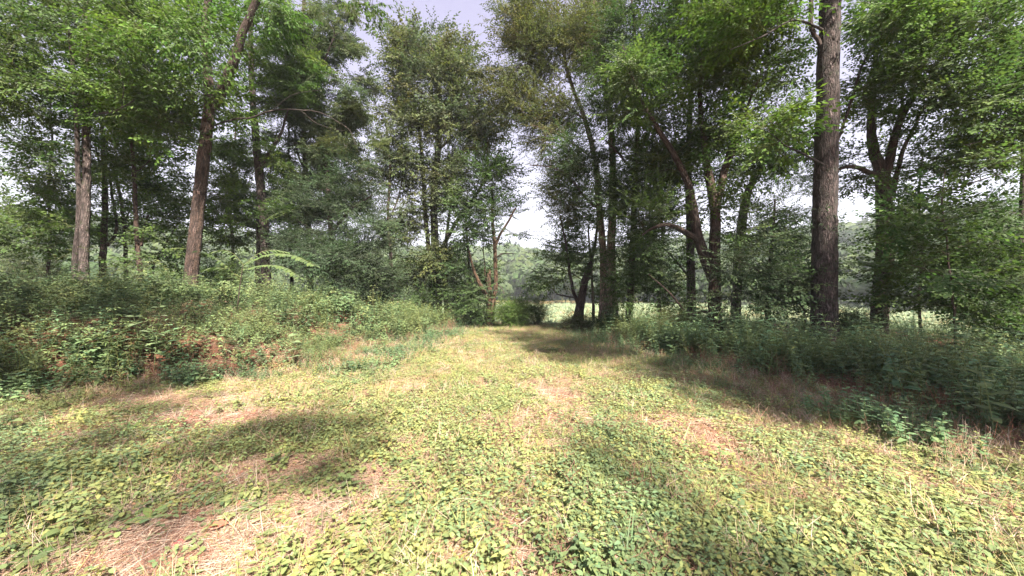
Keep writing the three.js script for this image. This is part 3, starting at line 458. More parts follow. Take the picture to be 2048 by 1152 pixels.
tree('bent_sapling', 'thin bent sapling just left of the biggest trunk', { d: 9.6, bark: 'dark', leaf: 'maple', leafCol: C.blue, twigs: 8, flare: 0.1,
  stems: [['trunk', [[1608, 690, 5], [1610, 640, 4], [1602, 600, 4], [1585, 570, 3], [1570, 540, 2]]]], crown: [[1580, 560, 40, 30, 7], [1600, 620, 35, 25, 5]] });
tree('slim_tree', 'thin dark stem left of the twin-stemmed tree', { d: 12.5, bark: 'dark', leaf: 'maple', leafCol: C.deep, twigs: 9, stems: [['trunk', [[96, 560, 9], [100, 470, 8], [97, 380, 7], [104, 280, 5], [100, 190, 3]]]], crown: [[100, 240, 70, 70, 12], [90, 400, 80, 60, 9]] });
tree('slim_tree', 'thin dark stem between the leaning oak and the scarred tree', { d: 15.5, bark: 'dark', leaf: 'maple', leafCol: C.mid, twigs: 9, stems: [['trunk', [[462, 575, 8], [466, 500, 7], [460, 420, 7], [467, 330, 5], [472, 250, 3]]], ['limb', [[464, 440, 4], [480, 400, 3], [492, 360, 2]], 0.4]], crown: [[470, 300, 60, 60, 10], [460, 450, 60, 50, 8]] });
tree('slim_tree', 'thin dark stem right of the scarred tree', { d: 15, bark: 'dark', leaf: 'elm', leafCol: C.grey, twigs: 9, stems: [['trunk', [[584, 570, 8], [580, 480, 7], [583, 390, 6], [577, 300, 5], [580, 200, 3]]]], crown: [[580, 250, 50, 70, 10], [585, 420, 50, 50, 7]] });
tree('slim_tree', 'thin stem left of the tall centre oak', { d: 16.5, bark: 'dark', leaf: 'oak', leafCol: C.grey, twigs: 9, stems: [['trunk', [[786, 610, 8], [782, 520, 7], [776, 430, 6], [780, 340, 5], [772, 250, 3]]], ['limb', [[778, 440, 3], [795, 400, 3], [805, 360, 2]], 0.4]], crown: [[775, 300, 45, 60, 10], [790, 430, 40, 50, 7]] });
tree('slim_tree', 'thin dark stem between the veiled tree and the grey trunk', { d: 12.6, bark: 'dark', leaf: 'maple', leafCol: C.mid, twigs: 8, stems: [['trunk', [[1322, 672, 8], [1318, 580, 7], [1325, 480, 6], [1320, 380, 5], [1328, 290, 3]]]], crown: [[1322, 340, 50, 60, 8], [1315, 480, 50, 50, 6]] });
tree('slim_tree', 'thin dark stem just right of the thick branchy tree', { d: 11.5, bark: 'dark', leaf: 'maple', leafCol: C.mid, twigs: 8, stems: [['trunk', [[1842, 690, 8], [1838, 600, 7], [1846, 500, 6], [1838, 400, 5], [1846, 300, 3]]]], crown: [[1842, 360, 60, 50, 8], [1850, 480, 60, 40, 6]] });
// --- trees behind the camera whose shadows fall across the clearing
function shadeTree(label, x, z, h, r, col, clumps, leafKind = 'oak', tw = 12) {
  rnd = mulberry(++treeSeed * 77); const base = ground(x, z, -0.1), g = thing('shade_tree', label, 'tree', base), nodes = [], P = [], R = [], n = 40;
  for (let i = 0; i <= n; i++) { const t = i / n; P.push(V(0.5 * Math.sin(t * 3), h * t, 0.4 * Math.sin(t * 2.2))); R.push(lerp(r, r * 0.2, t)); if (t > 0.25) nodes.push({ p: P[i], r: R[i], v: V(0, 1, 0) }); }
  part('trunk', limbGeo(P, R, 20, 0.5, treeSeed), BARK.grey, g);
  const W = new Acc(), list = [[], []], tips = [];
  for (const [cx, cy, cz, cr, m] of clumps) for (let k = 0; k < m; k++) { const u = V(gauss(), gauss() * 0.7, gauss()); if (u.length() > 1) u.setLength(1); tips.push(V(cx, cy, cz).addScaledVector(u, cr).sub(base)); }
  tips.sort((a, b) => Math.hypot(a.x, a.z) - Math.hypot(b.x, b.z));
  for (const q of tips) {
    let k = nodes[0], bc = 1e9; for (const e of nodes) { const c = e.p.distanceTo(q) + 0.5 * Math.max(0, e.p.y - q.y); if (c < bc) { bc = c; k = e; } }
    const len = k.p.distanceTo(q), pts = [], cv = new THREE.QuadraticBezierCurve3(k.p, k.p.clone().lerp(q, 0.5).add(V(gauss(), 1.2, gauss()).multiplyScalar(len * 0.12)), q), r0 = Math.min(k.r * 0.7, 0.006 + 0.012 * len);
    for (let i = 0; i <= 7; i++) { pts.push(cv.getPoint(i / 7)); if (i > 1) nodes.push({ p: pts[i], r: lerp(r0, 0.004, i / 7), v: V(0, 1, 0) }); }
    stalk(W, pts, r0, 0.004, G1, 5);
    for (let s = 0; s < tw; s++) { const t = 1 - 0.7 * rnd(), p = cv.getPoint(t), o = V(gauss(), gauss() * 0.4, gauss()).addScaledVector(V().subVectors(q, k.p).normalize(), 0.5).normalize(); list[s % 2].push({ m: aim(p, o, rr(-0.5, 0.5), rr(0.8, 1.3)), c: tone(pick(col), 0.2) }); }
  }
  part('branch_tracery', W.geo(), BARK.grey, g, 'stuff'); list.forEach((l, j) => instanced('crown', TWIG[leafKind][j], LEAF, l, g));
  return g;
}
shadeTree('tree left of the camera whose low boughs hang into the top left corner', -8.2, 0.6, 15, 0.34, C.fresh, [[-7.3, 8.6, -1.4, 2.8, 36], [-9.5, 7.2, -3, 2.4, 26], [-9, 11, 2, 3, 26], [-6.2, 7.0, -3.4, 1.5, 12], [-4.3, 9.2, 2.3, 1.5, 14], [-2.3, 9.4, 2.1, 1.0, 8]]);
shadeTree('tree behind the camera on the right shading the path edge', 9.2, 2.5, 16, 0.36, C.mid, [[9.6, 9, 2.5, 2.0, 26], [8.5, 7.5, -1.2, 2.2, 26], [10, 10, -2, 3, 28], [7.8, 9.5, 2.7, 0.9, 10], [6.8, 9.5, 1.2, 1.0, 11], [5.2, 10, -0.6, 1.2, 14], [5.6, 11, -2.6, 1.8, 18]], 'maple');
shadeTree('tree behind the camera whose crown throws the two foreground shadows', 2.2, 12.5, 17, 0.35, C.mid, [[1.9, 10.5, 4.9, 0.8, 9], [4.6, 8.6, 4.3, 0.45, 4], [0.1, 10.4, 5.3, 0.9, 9], [-1.6, 10.2, 5.9, 1.0, 8], [3, 14, 14, 3.2, 26]], 'oak', 6);

// ------------------------------------------------------------------ shrubs at the end of the clearing
function shrub(name, label, p, r, h, col, kind, n, twigs) {
  rnd = mulberry(++treeSeed * 91); const g = thing(name, label, 'shrub', p), W = new Acc(), list = [[], []];
  for (let s = 0; s < n; s++) {
    const a = rnd() * 6.283, q = V(Math.cos(a) * r * Math.sqrt(rnd()), h * rr(0.35, 1), Math.sin(a) * r * Math.sqrt(rnd()) * 0.8), b = V(Math.cos(a) * 0.12 * r, -0.06, Math.sin(a) * 0.12 * r), cv = new THREE.QuadraticBezierCurve3(b, V(q.x * 0.25, q.y * 0.75, q.z * 0.25), q), pts = [];
    for (let i = 0; i <= 6; i++) pts.push(cv.getPoint(i / 6)); stalk(W, pts, 0.008, 0.002, G1, 4);
    for (let k = 0; k < twigs; k++) { const t = 1 - 0.8 * rnd(), d = V(gauss(), gauss() * 0.5 + 0.15, gauss()).normalize(); list[k % 2].push({ m: aim(cv.getPoint(t), d, rr(-0.6, 0.6), rr(0.4, 0.75)), c: tone(pick(col), 0.2) }); }
  }
  part('stem', W.geo(), BARK.dark, g, 'stuff'); list.forEach((l, j) => instanced('foliage', TWIG[kind][j], LEAF, l, g));
  return g;
}
shrub('round_shrub', 'low round bright green shrub at the end of the clearing', onGround(1020, 655), 0.85, 1.05, C.fresh, 'elm', 36, 13);
shrub('spreading_shrub', 'taller spreading shrub with a see-through base beside the field opening', PG(1074, 14.6), 0.72, 1.25, C.mid, 'elm', 24, 11);
shrub('pale_shrub', 'pale yellow-green shrub behind the round one at the clearing end', PG(1040, 17), 0.8, 1.35, [[0.16, 0.22, 0.06], [0.13, 0.2, 0.06]], 'elm', 30, 11);
shrub('dark_shrub', 'dark green shrub at the foot of the orange-barked tree', PG(950, 14.0), 0.9, 1.0, C.deep, 'elm', 34, 12);
shrub('weedy_shrub', 'small yellowish shrub at the foot of the leaning dark tree', PG(1158, 12.6), 0.45, 0.55, C.olive, 'elm', 20, 10);
shrub('edge_shrub', 'low bush under the shaggy pair of trunks', PG(1215, 11.9), 0.6, 0.6, C.deep, 'elm', 24, 11);
shrub('pokeweed_shrub', 'leafy bush between the grey trunk and the forked brown tree', PG(1335, 10.6), 0.8, 0.8, C.olive, 'elm', 26, 10);
shrub('honeysuckle', 'rounded bush behind the dark forked trunk at the left', PG(440, 12.5), 1.2, 1.9, C.mid, 'elm', 36, 12);
shrub('understory_bush', 'bush in front of the dark blue-green tree', PG(760, 13.5), 1.2, 1.5, C.blue, 'elm', 36, 12);
shrub('thicket_bush', 'bush below the tall centre oak', PG(830, 15), 1.2, 1.3, C.deep, 'maple', 34, 10);
shrub('far_left_bush', 'pale bush beyond the twin-stemmed tree', PG(60, 13), 1.6, 2.4, [[0.14, 0.19, 0.08], [0.12, 0.17, 0.07]], 'maple', 36, 11);
shrub('bank_bush', 'pale bush seen between the sapling and the leaning oak', PG(330, 17), 1.7, 2.1, [[0.16, 0.21, 0.08], [0.13, 0.19, 0.07]], 'maple', 36, 11);
shrub('right_edge_bush', 'bush at the foot of the trunk at the right edge', PG(1990, 8.6), 1.0, 1.2, C.deep, 'maple', 30, 10);
shrub('oak_foot_bush', 'pale-leaved bush between the two thick trunks on the right', PG(1712, 9.6), 0.75, 0.95, C.blue, 'elm', 26, 11);

// ------------------------------------------------------------------ undergrowth on both sides: nobody could count it
// room is left round the weeds that stand out, so that they are seen
const FEET = [[308, 742], [284, 738], [586, 738], [452, 740], [1990, 880], [2040, 860], [1905, 800], [1655, 765], [1715, 770], [1556, 760], [214, 768], [110, 762], [700, 700]].map(([a, b]) => onGround(a, b));
const roomy = (x, d) => (FEET.some((f) => d < -f.z + 0.15 && d > -f.z - 1.3 && Math.abs(x / d + f.x / f.z) * d < 0.22) ? 0 : 1);
const KIT = {
  weed: [weed(51, { h: 0.75, L: 0.15, W: 0.078, nodes: 7 }), weed(52, { h: 0.6, L: 0.13, W: 0.082, nodes: 6, stems: 2 }), weed(53, { h: 0.9, L: 0.16, W: 0.065, nodes: 9 }), weed(54, { h: 1.0, L: 0.12, W: 0.035, rows: LANCE, nodes: 14, pairs: false })],
  gold: [weed(61, { h: 0.85, L: 0.14, W: 0.028, rows: LANCE, nodes: 22, pairs: false, bare: 0.3 }), weed(62, { h: 0.75, L: 0.13, W: 0.028, rows: LANCE, nodes: 20, pairs: false, bare: 0.35, stems: 2 })],
  bram: [bramble(71), bramble(72, 6, 0.7, 0.075)],
  dead: [deadStalks(81), deadStalks(82, 12, 0.35)],
  low: [weed(91, { h: 0.28, L: 0.075, W: 0.05, nodes: 4, stems: 3, bare: 0.3 }), weed(92, { h: 0.34, L: 0.08, W: 0.045, nodes: 5, stems: 2, bare: 0.35 })],
};
function scatter(n, seed, box, accept, make) {
  rnd = mulberry(seed); const out = []; let tries = 0;
  while (out.length < n && tries++ < n * 30) { const d = box[2] + (box[3] - box[2]) * rnd() ** (box[4] ?? 1), lim = 1.75 * d + 1.2, x = Math.max(-lim, box[0]) + (Math.min(lim, box[1]) - Math.max(-lim, box[0])) * rnd(); const a = accept(x, d); if (a > 0 && rnd() < a) out.push(make(x, d)); }
  return out;
}
const standing = (col, smin, smax, sink = 0.02) => (x, d) => ({ m: place(ground(x, -d, -sink), rnd() * 6.283, rr(-0.15, 0.15), rr(-0.15, 0.15), rr(smin, smax) * (0.6 + 0.75 * clump(x, d, 0.55, 99, -0.35, 0.35))), c: tone(pick(col), 0.25), k: clamp(0.5 + 1.6 * fbm(x * 0.7, d * 0.7, 88) + rr(-0.25, 0.25), 0, 0.999) });
const trees0 = scene.children.filter((o) => o.userData.category === 'tree').map((o) => o.position);
const leftIn = (x, d) => piece(LEFT, d) - x, rightIn = (x, d) => x - piece(RIGHT, d);
const clump = (x, d, f, s, lo = -0.1, hi = 0.25) => sm(lo, hi, fbm(x * f, d * f, s));
const HC = { weed: [[0.155, 0.25, 0.11], [0.13, 0.225, 0.105], [0.19, 0.27, 0.115], [0.115, 0.20, 0.09]], gold: [[0.19, 0.24, 0.085], [0.16, 0.215, 0.075]], bram: [[0.17, 0.235, 0.09], [0.20, 0.25, 0.10], [0.14, 0.205, 0.085]], dead: [[0.30, 0.15, 0.10], [0.34, 0.20, 0.14], [0.22, 0.11, 0.08]] };
const group = (kit, nm, list) => { const by = kit.map(() => []); list.forEach((e) => by[Math.floor(e.k * kit.length)].push(e)); by.forEach((l, j) => { const im = instanced(nm, kit[j], kit === KIT.dead ? DRY : HERB, l); im.userData.category = 'undergrowth'; im.userData.label = UNDER[nm]; }); };
const UNDER = { bank_undergrowth: 'dense leafy weeds covering the left bank', bank_brambles: 'arching brambles tangled over the left bank', bank_goldenrod: 'narrow-leaved weeds along the left edge', dead_stems: 'reddish dead stems under the weeds', right_undergrowth: 'shaded leafy weeds under the right trees', right_goldenrod: 'narrow-leaved weeds along the right edge', right_brambles: 'brambles under the right trees', edge_seedlings: 'low seedlings along the clearing edges' };
group(KIT.weed, 'bank_undergrowth', scatter(3200, 301, [-17, -1.5, 4.5, 17, 1.1], (x, d) => roomy(x, d) * sm(0.1, 1.4, leftIn(x, d)) * (0.45 + 0.55 * clump(x, d, 0.6, 21)) * (1 - 0.6 * sm(13, 17, d)), (x, d) => standing(HC.weed, 0.5, 1.0 - 0.25 * sm(10, 15, d))(x, d)));
group(KIT.bram, 'bank_brambles', scatter(1000, 302, [-17, -1.5, 4.5, 17, 1.1], (x, d) => roomy(x, d) * sm(-0.1, 1.2, leftIn(x, d)) * (0.3 + 0.7 * clump(x, d, 0.5, 24)), (x, d) => standing(HC.bram, 0.5, 0.95 - 0.2 * sm(10, 15, d))(x, d)));
group(KIT.gold, 'bank_goldenrod', scatter(900, 303, [-14, -1.5, 5, 16, 1], (x, d) => roomy(x, d) * sm(-0.3, 0.6, leftIn(x, d)) * (1 - sm(2, 5, leftIn(x, d))) * clump(x, d, 0.7, 27), (x, d) => standing(HC.gold, 0.5, 1.0)(x, d)));
group(KIT.dead, 'dead_stems', [...scatter(500, 304, [-14, -1.5, 4.5, 15, 1], (x, d) => sm(-0.6, 0.1, leftIn(x, d)) * (1 - sm(0.8, 2.6, leftIn(x, d))) * clump(x, d, 0.8, 31), standing(HC.dead, 0.6, 1.2)), ...scatter(420, 305, [2, 13, 2, 13, 1], (x, d) => sm(-0.5, 0.3, rightIn(x, d)) * (1 - sm(1, 3, rightIn(x, d))) * (0.3 + 0.7 * clump(x, d, 0.8, 33)), standing(HC.dead, 0.6, 1.1))]);
group(KIT.weed, 'right_undergrowth', scatter(2700, 306, [2, 15, 2.2, 14, 1], (x, d) => roomy(x, d) * sm(0.1, 1.2, rightIn(x, d)) * (0.4 + 0.6 * clump(x, d, 0.6, 35)) * (1 - 0.75 * sm(3.5, 7, rightIn(x, d))), standing(HC.weed, 0.6, 1.15)));
group(KIT.gold, 'right_goldenrod', scatter(650, 307, [2, 13, 2.2, 14, 1], (x, d) => roomy(x, d) * sm(0.2, 1, rightIn(x, d)) * (1 - sm(3, 5, rightIn(x, d))) * clump(x, d, 0.6, 37), standing(HC.gold, 0.5, 0.95)));
group(KIT.bram, 'right_brambles', scatter(380, 308, [2, 15, 2.2, 14, 1], (x, d) => roomy(x, d) * sm(0.3, 1.6, rightIn(x, d)) * (0.3 + 0.7 * clump(x, d, 0.5, 39)) * (1 - 0.75 * sm(3.5, 7, rightIn(x, d))), standing(HC.bram, 0.4, 0.75)));
group(KIT.low, 'edge_seedlings', [...scatter(1500, 309, [-13, -1.5, 3.5, 14, 1], (x, d) => roomy(x, d) * sm(-1.6, -0.2, leftIn(x, d)) * (1 - sm(0.4, 2, leftIn(x, d))) * (0.25 + 0.75 * clump(x, d, 0.9, 41)), (x, d) => standing(HC.weed, 0.5, 1.1)(x, d)), ...scatter(1500, 310, [1.5, 12, 1.8, 14, 1], (x, d) => roomy(x, d) * sm(-1.3, 0, rightIn(x, d)) * (1 - sm(0.8, 2.5, rightIn(x, d))) * (0.25 + 0.75 * clump(x, d, 0.9, 43)), standing(HC.weed, 0.5, 1.1))]);

// ------------------------------------------------------------------ ground cover of the clearing
const BARE = [[-1.9, 2.1, 0.95, 0.36], [-1.3, 2.5, 0.5, 0.2], [0.02, 2.3, 0.14, 0.35], [0.2, 3.3, 0.09, 0.5], [0.5, 5.2, 0.09, 0.7], [-3.6, 4.3, 1.0, 0.4], [-2.1, 3.1, 0.6, 0.25], [-4.6, 4.9, 1.2, 0.35], [-1.15, 2.9, 0.25, 0.2], [1.5, 3.0, 0.15, 0.12], [-0.35, 2.15, 0.15, 0.12]];
const bare = (x, d) => { let b = 0; for (const [cx, cd, rx, rd] of BARE) b = Math.max(b, 1 - sm(0.55, 1.25, Math.hypot((x - cx) / rx, (d - cd) / rd))); return b; };
const open = (x, d) => (1 - sm(-0.3, 1.5, leftIn(x, d))) * (1 - sm(-0.2, 1.2, rightIn(x, d)));
const LUSH = [[0.9, 2.35, 0.8, 0.5], [2.0, 2.1, 1.0, 0.4], [-0.5, 1.95, 0.5, 0.25], [-2.4, 3.7, 1.3, 0.5], [-3.6, 2.9, 1.2, 0.45], [-0.9, 2.5, 0.5, 0.3], [-1.5, 4.6, 0.8, 0.5]];
const leafy = (x, d) => { let b = 0; for (const [cx, cd, rx, rd] of LUSH) b = Math.max(b, 1 - sm(0.5, 1.3, Math.hypot((x - cx) / rx, (d - cd) / rd))); return b; };
const lush = (x, d) => clamp(sm(-0.12, 0.28, fbm(x * 0.8, d * 0.8, 51) + 0.45 * fbm(x * 3.1, d * 3.1, 55)) * (1 - 0.45 * sm(4, 8, d)) + 0.7 * leafy(x, d), 0.05, 1) * (1 - 0.93 * bare(x, d));
const lush2 = (x, d) => clamp(sm(-0.15, 0.25, fbm(x * 0.9, d * 0.9, 71) + 0.5 * fbm(x * 3.3, d * 3.3, 75)), 0.06, 1) * (1 - 0.9 * bare(x, d));
const MC = { leaf: [[0.27, 0.31, 0.11], [0.23, 0.28, 0.11], [0.315, 0.335, 0.12], [0.19, 0.26, 0.115]], grass: [[0.28, 0.31, 0.105], [0.36, 0.335, 0.145], [0.23, 0.28, 0.095]], straw: [[0.50, 0.335, 0.25], [0.42, 0.255, 0.185], [0.56, 0.42, 0.33], [0.30, 0.16, 0.115]], brown: [[0.30, 0.15, 0.09], [0.36, 0.20, 0.13], [0.22, 0.10, 0.07]] };
const cover = (nm, label, kit, mat, list, cat = 'ground cover') => { const by = kit.map(() => []); list.forEach((e, i) => by[e.k === undefined ? i % kit.length : Math.floor(e.k * kit.length)].push(e)); by.forEach((l, j) => tag(instanced(nm, kit[j], mat, l), label, cat)); };
const lay = (col, a, b, tilt = 0.12, up = 0) => (x, d) => ({ m: place(ground(x, -d, up), rnd() * 6.283, rr(-tilt, tilt), rr(-tilt, tilt), rr(a, b)), c: tone(col[Math.floor(clamp(0.5 + 1.2 * fbm(x * 0.8, d * 0.8, 83) + rr(-0.3, 0.3), 0, 0.999) * col.length)], 0.22), k: clamp(0.5 + 1.5 * fbm(x * 0.55, d * 0.55, 77) + rr(-0.22, 0.22), 0, 0.999) });
const FULL = [-12, 6.6, 1.3, 15.5, 1.35];
cover('clover_cover', 'low round-leaved plants carpeting the clearing', [cloverPatch(401, 14, 0.17, 0.031, 0.06), cloverPatch(402, 10, 0.17, 0.037, 0.09), cloverPatch(403, 17, 0.19, 0.023, 0.05), cloverPatch(404, 9, 0.15, 0.045, 0.11, OVATE, 0.55), cloverPatch(405, 12, 0.18, 0.034, 0.08, OVATE, 0.65)], HERB, scatter(15000, 410, FULL, (x, d) => open(x, d) * lush(x, d), lay(MC.leaf, 0.6, 1.05)));
cover('creeping_cover', 'trailing plants with small paired leaves', [creeper(421), creeper(422)], HERB, scatter(8000, 423, FULL, (x, d) => open(x, d) * lush2(x, d), lay(MC.leaf, 0.6, 1.1)));
cover('meadow_grass', 'short grass growing through the clearing', [grassTuft(431, 16, 0.10, 0.0035, 0.07, 0.9), grassTuft(432, 12, 0.14, 0.004, 0.06, 1.0), grassTuft(433, 20, 0.075, 0.003, 0.08, 0.9)], HERB, scatter(16000, 434, FULL, (x, d) => open(x, d) * (0.08 + 0.55 * clump(x, d, 0.6, 61) + 0.55 * sm(3.5, 8, d)) * (1 - 0.7 * bare(x, d)), lay(MC.grass, 0.6, 1.3)));
cover('clearing_seedlings', 'small upright seedlings among the ground cover', [KIT.low[0], KIT.low[1], weed(95, { h: 0.22, L: 0.07, W: 0.03, nodes: 4, bare: 0.3 })], HERB, scatter(1500, 436, FULL, (x, d) => open(x, d) * (0.15 + 0.6 * clump(x, d, 0.9, 91) + 0.8 * sm(-2.2, -4, x)) * (1 - 0.7 * bare(x, d)), lay(MC.leaf, 0.35, 0.85)));
cover('dry_straw', 'dry pinkish straw lying between the plants', [strawPatch(441), strawPatch(442, 26, 0.2, 0.02), strawPatch(443, 16, 0.14, 0.06)], DRY, scatter(17000, 444, FULL, (x, d) => (0.35 + 0.65 * bare(x, d)) * (0.4 + 0.6 * open(x, d)), lay(MC.straw, 0.7, 1.3, 0.06, 0.004)));
cover('leaf_litter', 'small brown fallen leaves scattered on the ground', [litter(451), litter(452, 4)], DRY, scatter(4200, 453, [-14, 12, 1.4, 14, 1.2], (x, d) => 0.12 + 0.75 * (1 - open(x, d)) + 0.8 * sm(-2.2, -4, x) + 0.5 * clump(x, d, 0.7, 97, 0.1, 0.3), lay(MC.brown, 0.5, 1.0, 0.1, 0.006)));
cover('dry_stems', 'thin upright dry stems among the grass', [deadStalks(461, 6, 0.16), deadStalks(462, 8, 0.12)], DRY, scatter(2600, 463, FULL, (x, d) => open(x, d) * (0.15 + 0.85 * sm(-1.6, -0.1, Math.max(rightIn(x, d), leftIn(x, d)))), lay(MC.straw, 0.7, 1.3)));
// the meadow beyond the trees
cover('field_grass', 'pale grass of the open field beyond the trees', [grassTuft(471, 16, 0.5, 0.03, 0.45, 0.7), grassTuft(472, 14, 0.42, 0.035, 0.5, 0.8)], HERB, scatter(16000, 473, [-110, 110, 14.5, 95, 1], (x, d) => (Math.abs(x) < 5 && d < 19 ? 0 : 1) * (leftIn(x, d) < 0 && rightIn(x, d) < 0 && d < 15 ? 0 : 1), (x, d) => ({ m: place(ground(x, -d, 0), rnd() * 6.283, 0, 0, rr(0.6, 1.3) * (0.7 + d / 90)), c: tone(pick([[0.34, 0.44, 0.26], [0.31, 0.41, 0.24], [0.37, 0.45, 0.29]]), 0.15) })), 'grass');

// ------------------------------------------------------------------ far woods
{
  rnd = mulberry(501);
  const mk = (seed) => { rnd = mulberry(seed); const A = new Acc(); for (let k = 0; k < 230; k++) { const u = V(gauss(), gauss(), gauss()).normalize(), r = 1 + 0.25 * perlin.noise(u.x * 2 + seed, u.y * 2, u.z * 2); if (u.y < -0.5) continue; const p = V(u.x * r, 0.95 + u.y * r * 0.85, u.z * r), t = V(gauss(), gauss(), gauss()).cross(u).normalize(); leaf(A, p.clone().addScaledVector(t, -0.2), t, u.clone().add(V(gauss(), gauss(), gauss()).multiplyScalar(0.5)).normalize(), rr(0.3, 0.5), rr(0.25, 0.42), tone(G1, 0.25), DIAMOND, -0.1, 0.1); } stalk(A, [V(0, -0.8, 0), V(0, 0.9, 0)], 0.06, 0.04, [1, 0.7, 0.7], 4); return A.geo(); };
  const kit = [mk(502), mk(503)], lists = [[], []]; rnd = mulberry(504);
  const FC = [[0.085, 0.135, 0.04], [0.07, 0.12, 0.04], [0.10, 0.15, 0.05], [0.075, 0.115, 0.05]];
  for (let k = 0; k < 5200; k++) { const a = rr(-1.05, 1.05), r = Math.sqrt(rr(102 ** 2, 400 ** 2)), s = rr(3.2, 6.2) * (r < 125 ? 0.75 : 1); lists[k % 2].push({ m: place(V(Math.sin(a) * r, Math.max(hillH(a, r), -3.2) + s * 0.5, -Math.cos(a) * r), rnd() * 6.28, 0, 0, s, s * rr(0.85, 1.25)), c: tone(pick(FC), 0.2) }); }
  lists.forEach((l, j) => tag(instanced('far_forest', kit[j], LEAF, l), 'hazy woods on the hill beyond the field', 'forest'));
}

// ------------------------------------------------------------------ plants that stand out one by one
function leafMesh(seed, rows, L, W, fold, droop) { rnd = mulberry(seed); const A = new Acc(); leaf(A, V(0, 0, 0), V(1, 0, 0), V(0, 1, 0), L, W, G1, rows, fold, droop); return A.geo(); }
const BROAD = [leafMesh(601, [[0.1, 0.62], [0.3, 1], [0.55, 0.86], [0.8, 0.42]], 1, 0.5, 0.18, 0.3), leafMesh(602, [[0.1, 0.7], [0.28, 1], [0.55, 0.8], [0.82, 0.35]], 1, 0.62, 0.12, 0.45)];
const NARROW = leafMesh(603, [[0.15, 0.7], [0.4, 1], [0.7, 0.65]], 1, 0.22, 0.2, 0.4), FINGER = leafMesh(604, [[0.25, 0.7], [0.55, 1], [0.8, 0.7]], 1, 0.42, 0.15, 0.2), BLADE = leafMesh(605, [[0.2, 1], [0.45, 0.95], [0.7, 0.7], [0.88, 0.4]], 1, 0.035, 0.3, 0.55), HEART = leafMesh(606, [[0.04, 0.75], [0.2, 1], [0.5, 0.85], [0.8, 0.4]], 1, 0.85, 0.12, 0.25);
const herbMats = {}; const hm = (c) => herbMats[c.join()] ??= (() => { const m = HERB.clone(); m.color = new THREE.Color().setRGB(...c); return m; })();
const stemMat = (c) => herbMats['s' + c.join()] ??= new THREE.MeshStandardMaterial({ color: new THREE.Color().setRGB(...c), roughness: 0.8 });
function addLeaf(g, geo, mat, p, az, el, s, roll = 0, name = 'leaf') { const m = part(name, geo, mat, g); m.applyMatrix4(aim(p, V(Math.cos(az) * Math.cos(el), Math.sin(el), Math.sin(az) * Math.cos(el)), roll, s)); return m; }
// upright weed with every leaf a mesh; top point given so that stems lean as they do in the picture
function bigWeed(name, label, foot, top, { n = 7, L = 0.16, geo = BROAD, col = [0.12, 0.19, 0.09], stem = [0.16, 0.2, 0.09], pairs = true, bare = 0.12, r = 0.006, category = 'plant' }) {
  rnd = mulberry(++treeSeed * 53); const g = thing(name, label, category, foot.clone().add(V(0, -0.02, 0))), t = top.clone().sub(g.position), cv = new THREE.QuadraticBezierCurve3(V(0, 0, 0), V(t.x * 0.3, t.y * 0.55, t.z * 0.3), t), A = new Acc(), pts = [];
  for (let i = 0; i <= 8; i++) pts.push(cv.getPoint(i / 8)); stalk(A, pts, r, r * 0.35, G1, 6); part('stem', A.geo(), stemMat(stem), g);
  const cols = [0.85, 1, 1.18].map((f) => hm(col.map((c) => +(c * f).toFixed(4))));
  for (let k = 0; k < n; k++) { const f = lerp(bare, 1, (k + 0.6) / n), az = k * (pairs ? 1.57 : 2.4) + rr(-0.3, 0.3), s = L * (1 - 0.5 * f ** 3) * rr(0.85, 1.15); for (const q of pairs ? [0, Math.PI] : [0]) addLeaf(g, Array.isArray(geo) ? pick(geo) : geo, pick(cols), cv.getPoint(f), az + q + rr(-0.2, 0.2), rr(-0.05, 0.35) + f * 0.25, s * rr(0.85, 1.1), rr(-0.3, 0.3)); }
  return g;
}
const shadyC = [0.17, 0.235, 0.105], sunC = shadyC;
const up = (px, foot, py) => { const d = -foot.z; return PW(px, py, d); };
function weedAt(name, label, fx, fy, tx, ty, o) { const f = onGround(fx, fy); return bigWeed(name, label, f, up(tx, f, ty), o); }
function weedD(name, label, fx, d, tx, ty, o) { const f = PG(fx, d); return bigWeed(name, label, f, up(tx, f, ty), o); }
weedAt('broadleaf_weed', 'tall broad-leaved weed standing in shade on the left bank', 308, 742, 326, 575, { n: 8, L: 0.20, col: shadyC, bare: 0.15 });
weedAt('broadleaf_weed', 'shorter broad-leaved weed touching the left of the tall shaded one', 284, 738, 266, 628, { n: 5, L: 0.21, col: shadyC, bare: 0.3 });
weedAt('broadleaf_weed', 'small thin weed with few leaves in front of the left bank', 214, 768, 215, 712, { n: 3, L: 0.12, col: [0.19, 0.255, 0.095], bare: 0.4 });
weedAt('broadleaf_weed', 'small pale weed on the red litter at the far left', 110, 762, 112, 705, { n: 3, L: 0.14, col: [0.19, 0.255, 0.095], bare: 0.3 });
weedAt('broadleaf_weed', 'sunlit broad-leaved weed in the middle of the left brush', 586, 738, 588, 610, { n: 8, L: 0.14, col: sunC, geo: HEART });
weedAt('broadleaf_weed', 'weed with blue-green leaves above the orange dead stems', 452, 740, 444, 640, { n: 5, L: 0.16, col: shadyC, bare: 0.3 });
weedD('broadleaf_weed', 'tall pale weed standing up behind the brush below the scarred tree', 617, 9.5, 614, 555, { n: 8, L: 0.12, col: sunC, geo: HEART });
weedAt('lance_weed', 'narrow-leaved weed at the right end of the left brush', 700, 700, 704, 615, { n: 14, L: 0.10, geo: NARROW, col: sunC, pairs: false });
weedAt('lance_weed', 'tall stalk with long leaves at the right edge of the clearing', 1990, 880, 1952, 702, { n: 11, L: 0.20, geo: BROAD[0], col: [0.17, 0.225, 0.085], bare: 0.12, r: 0.007, pairs: false });
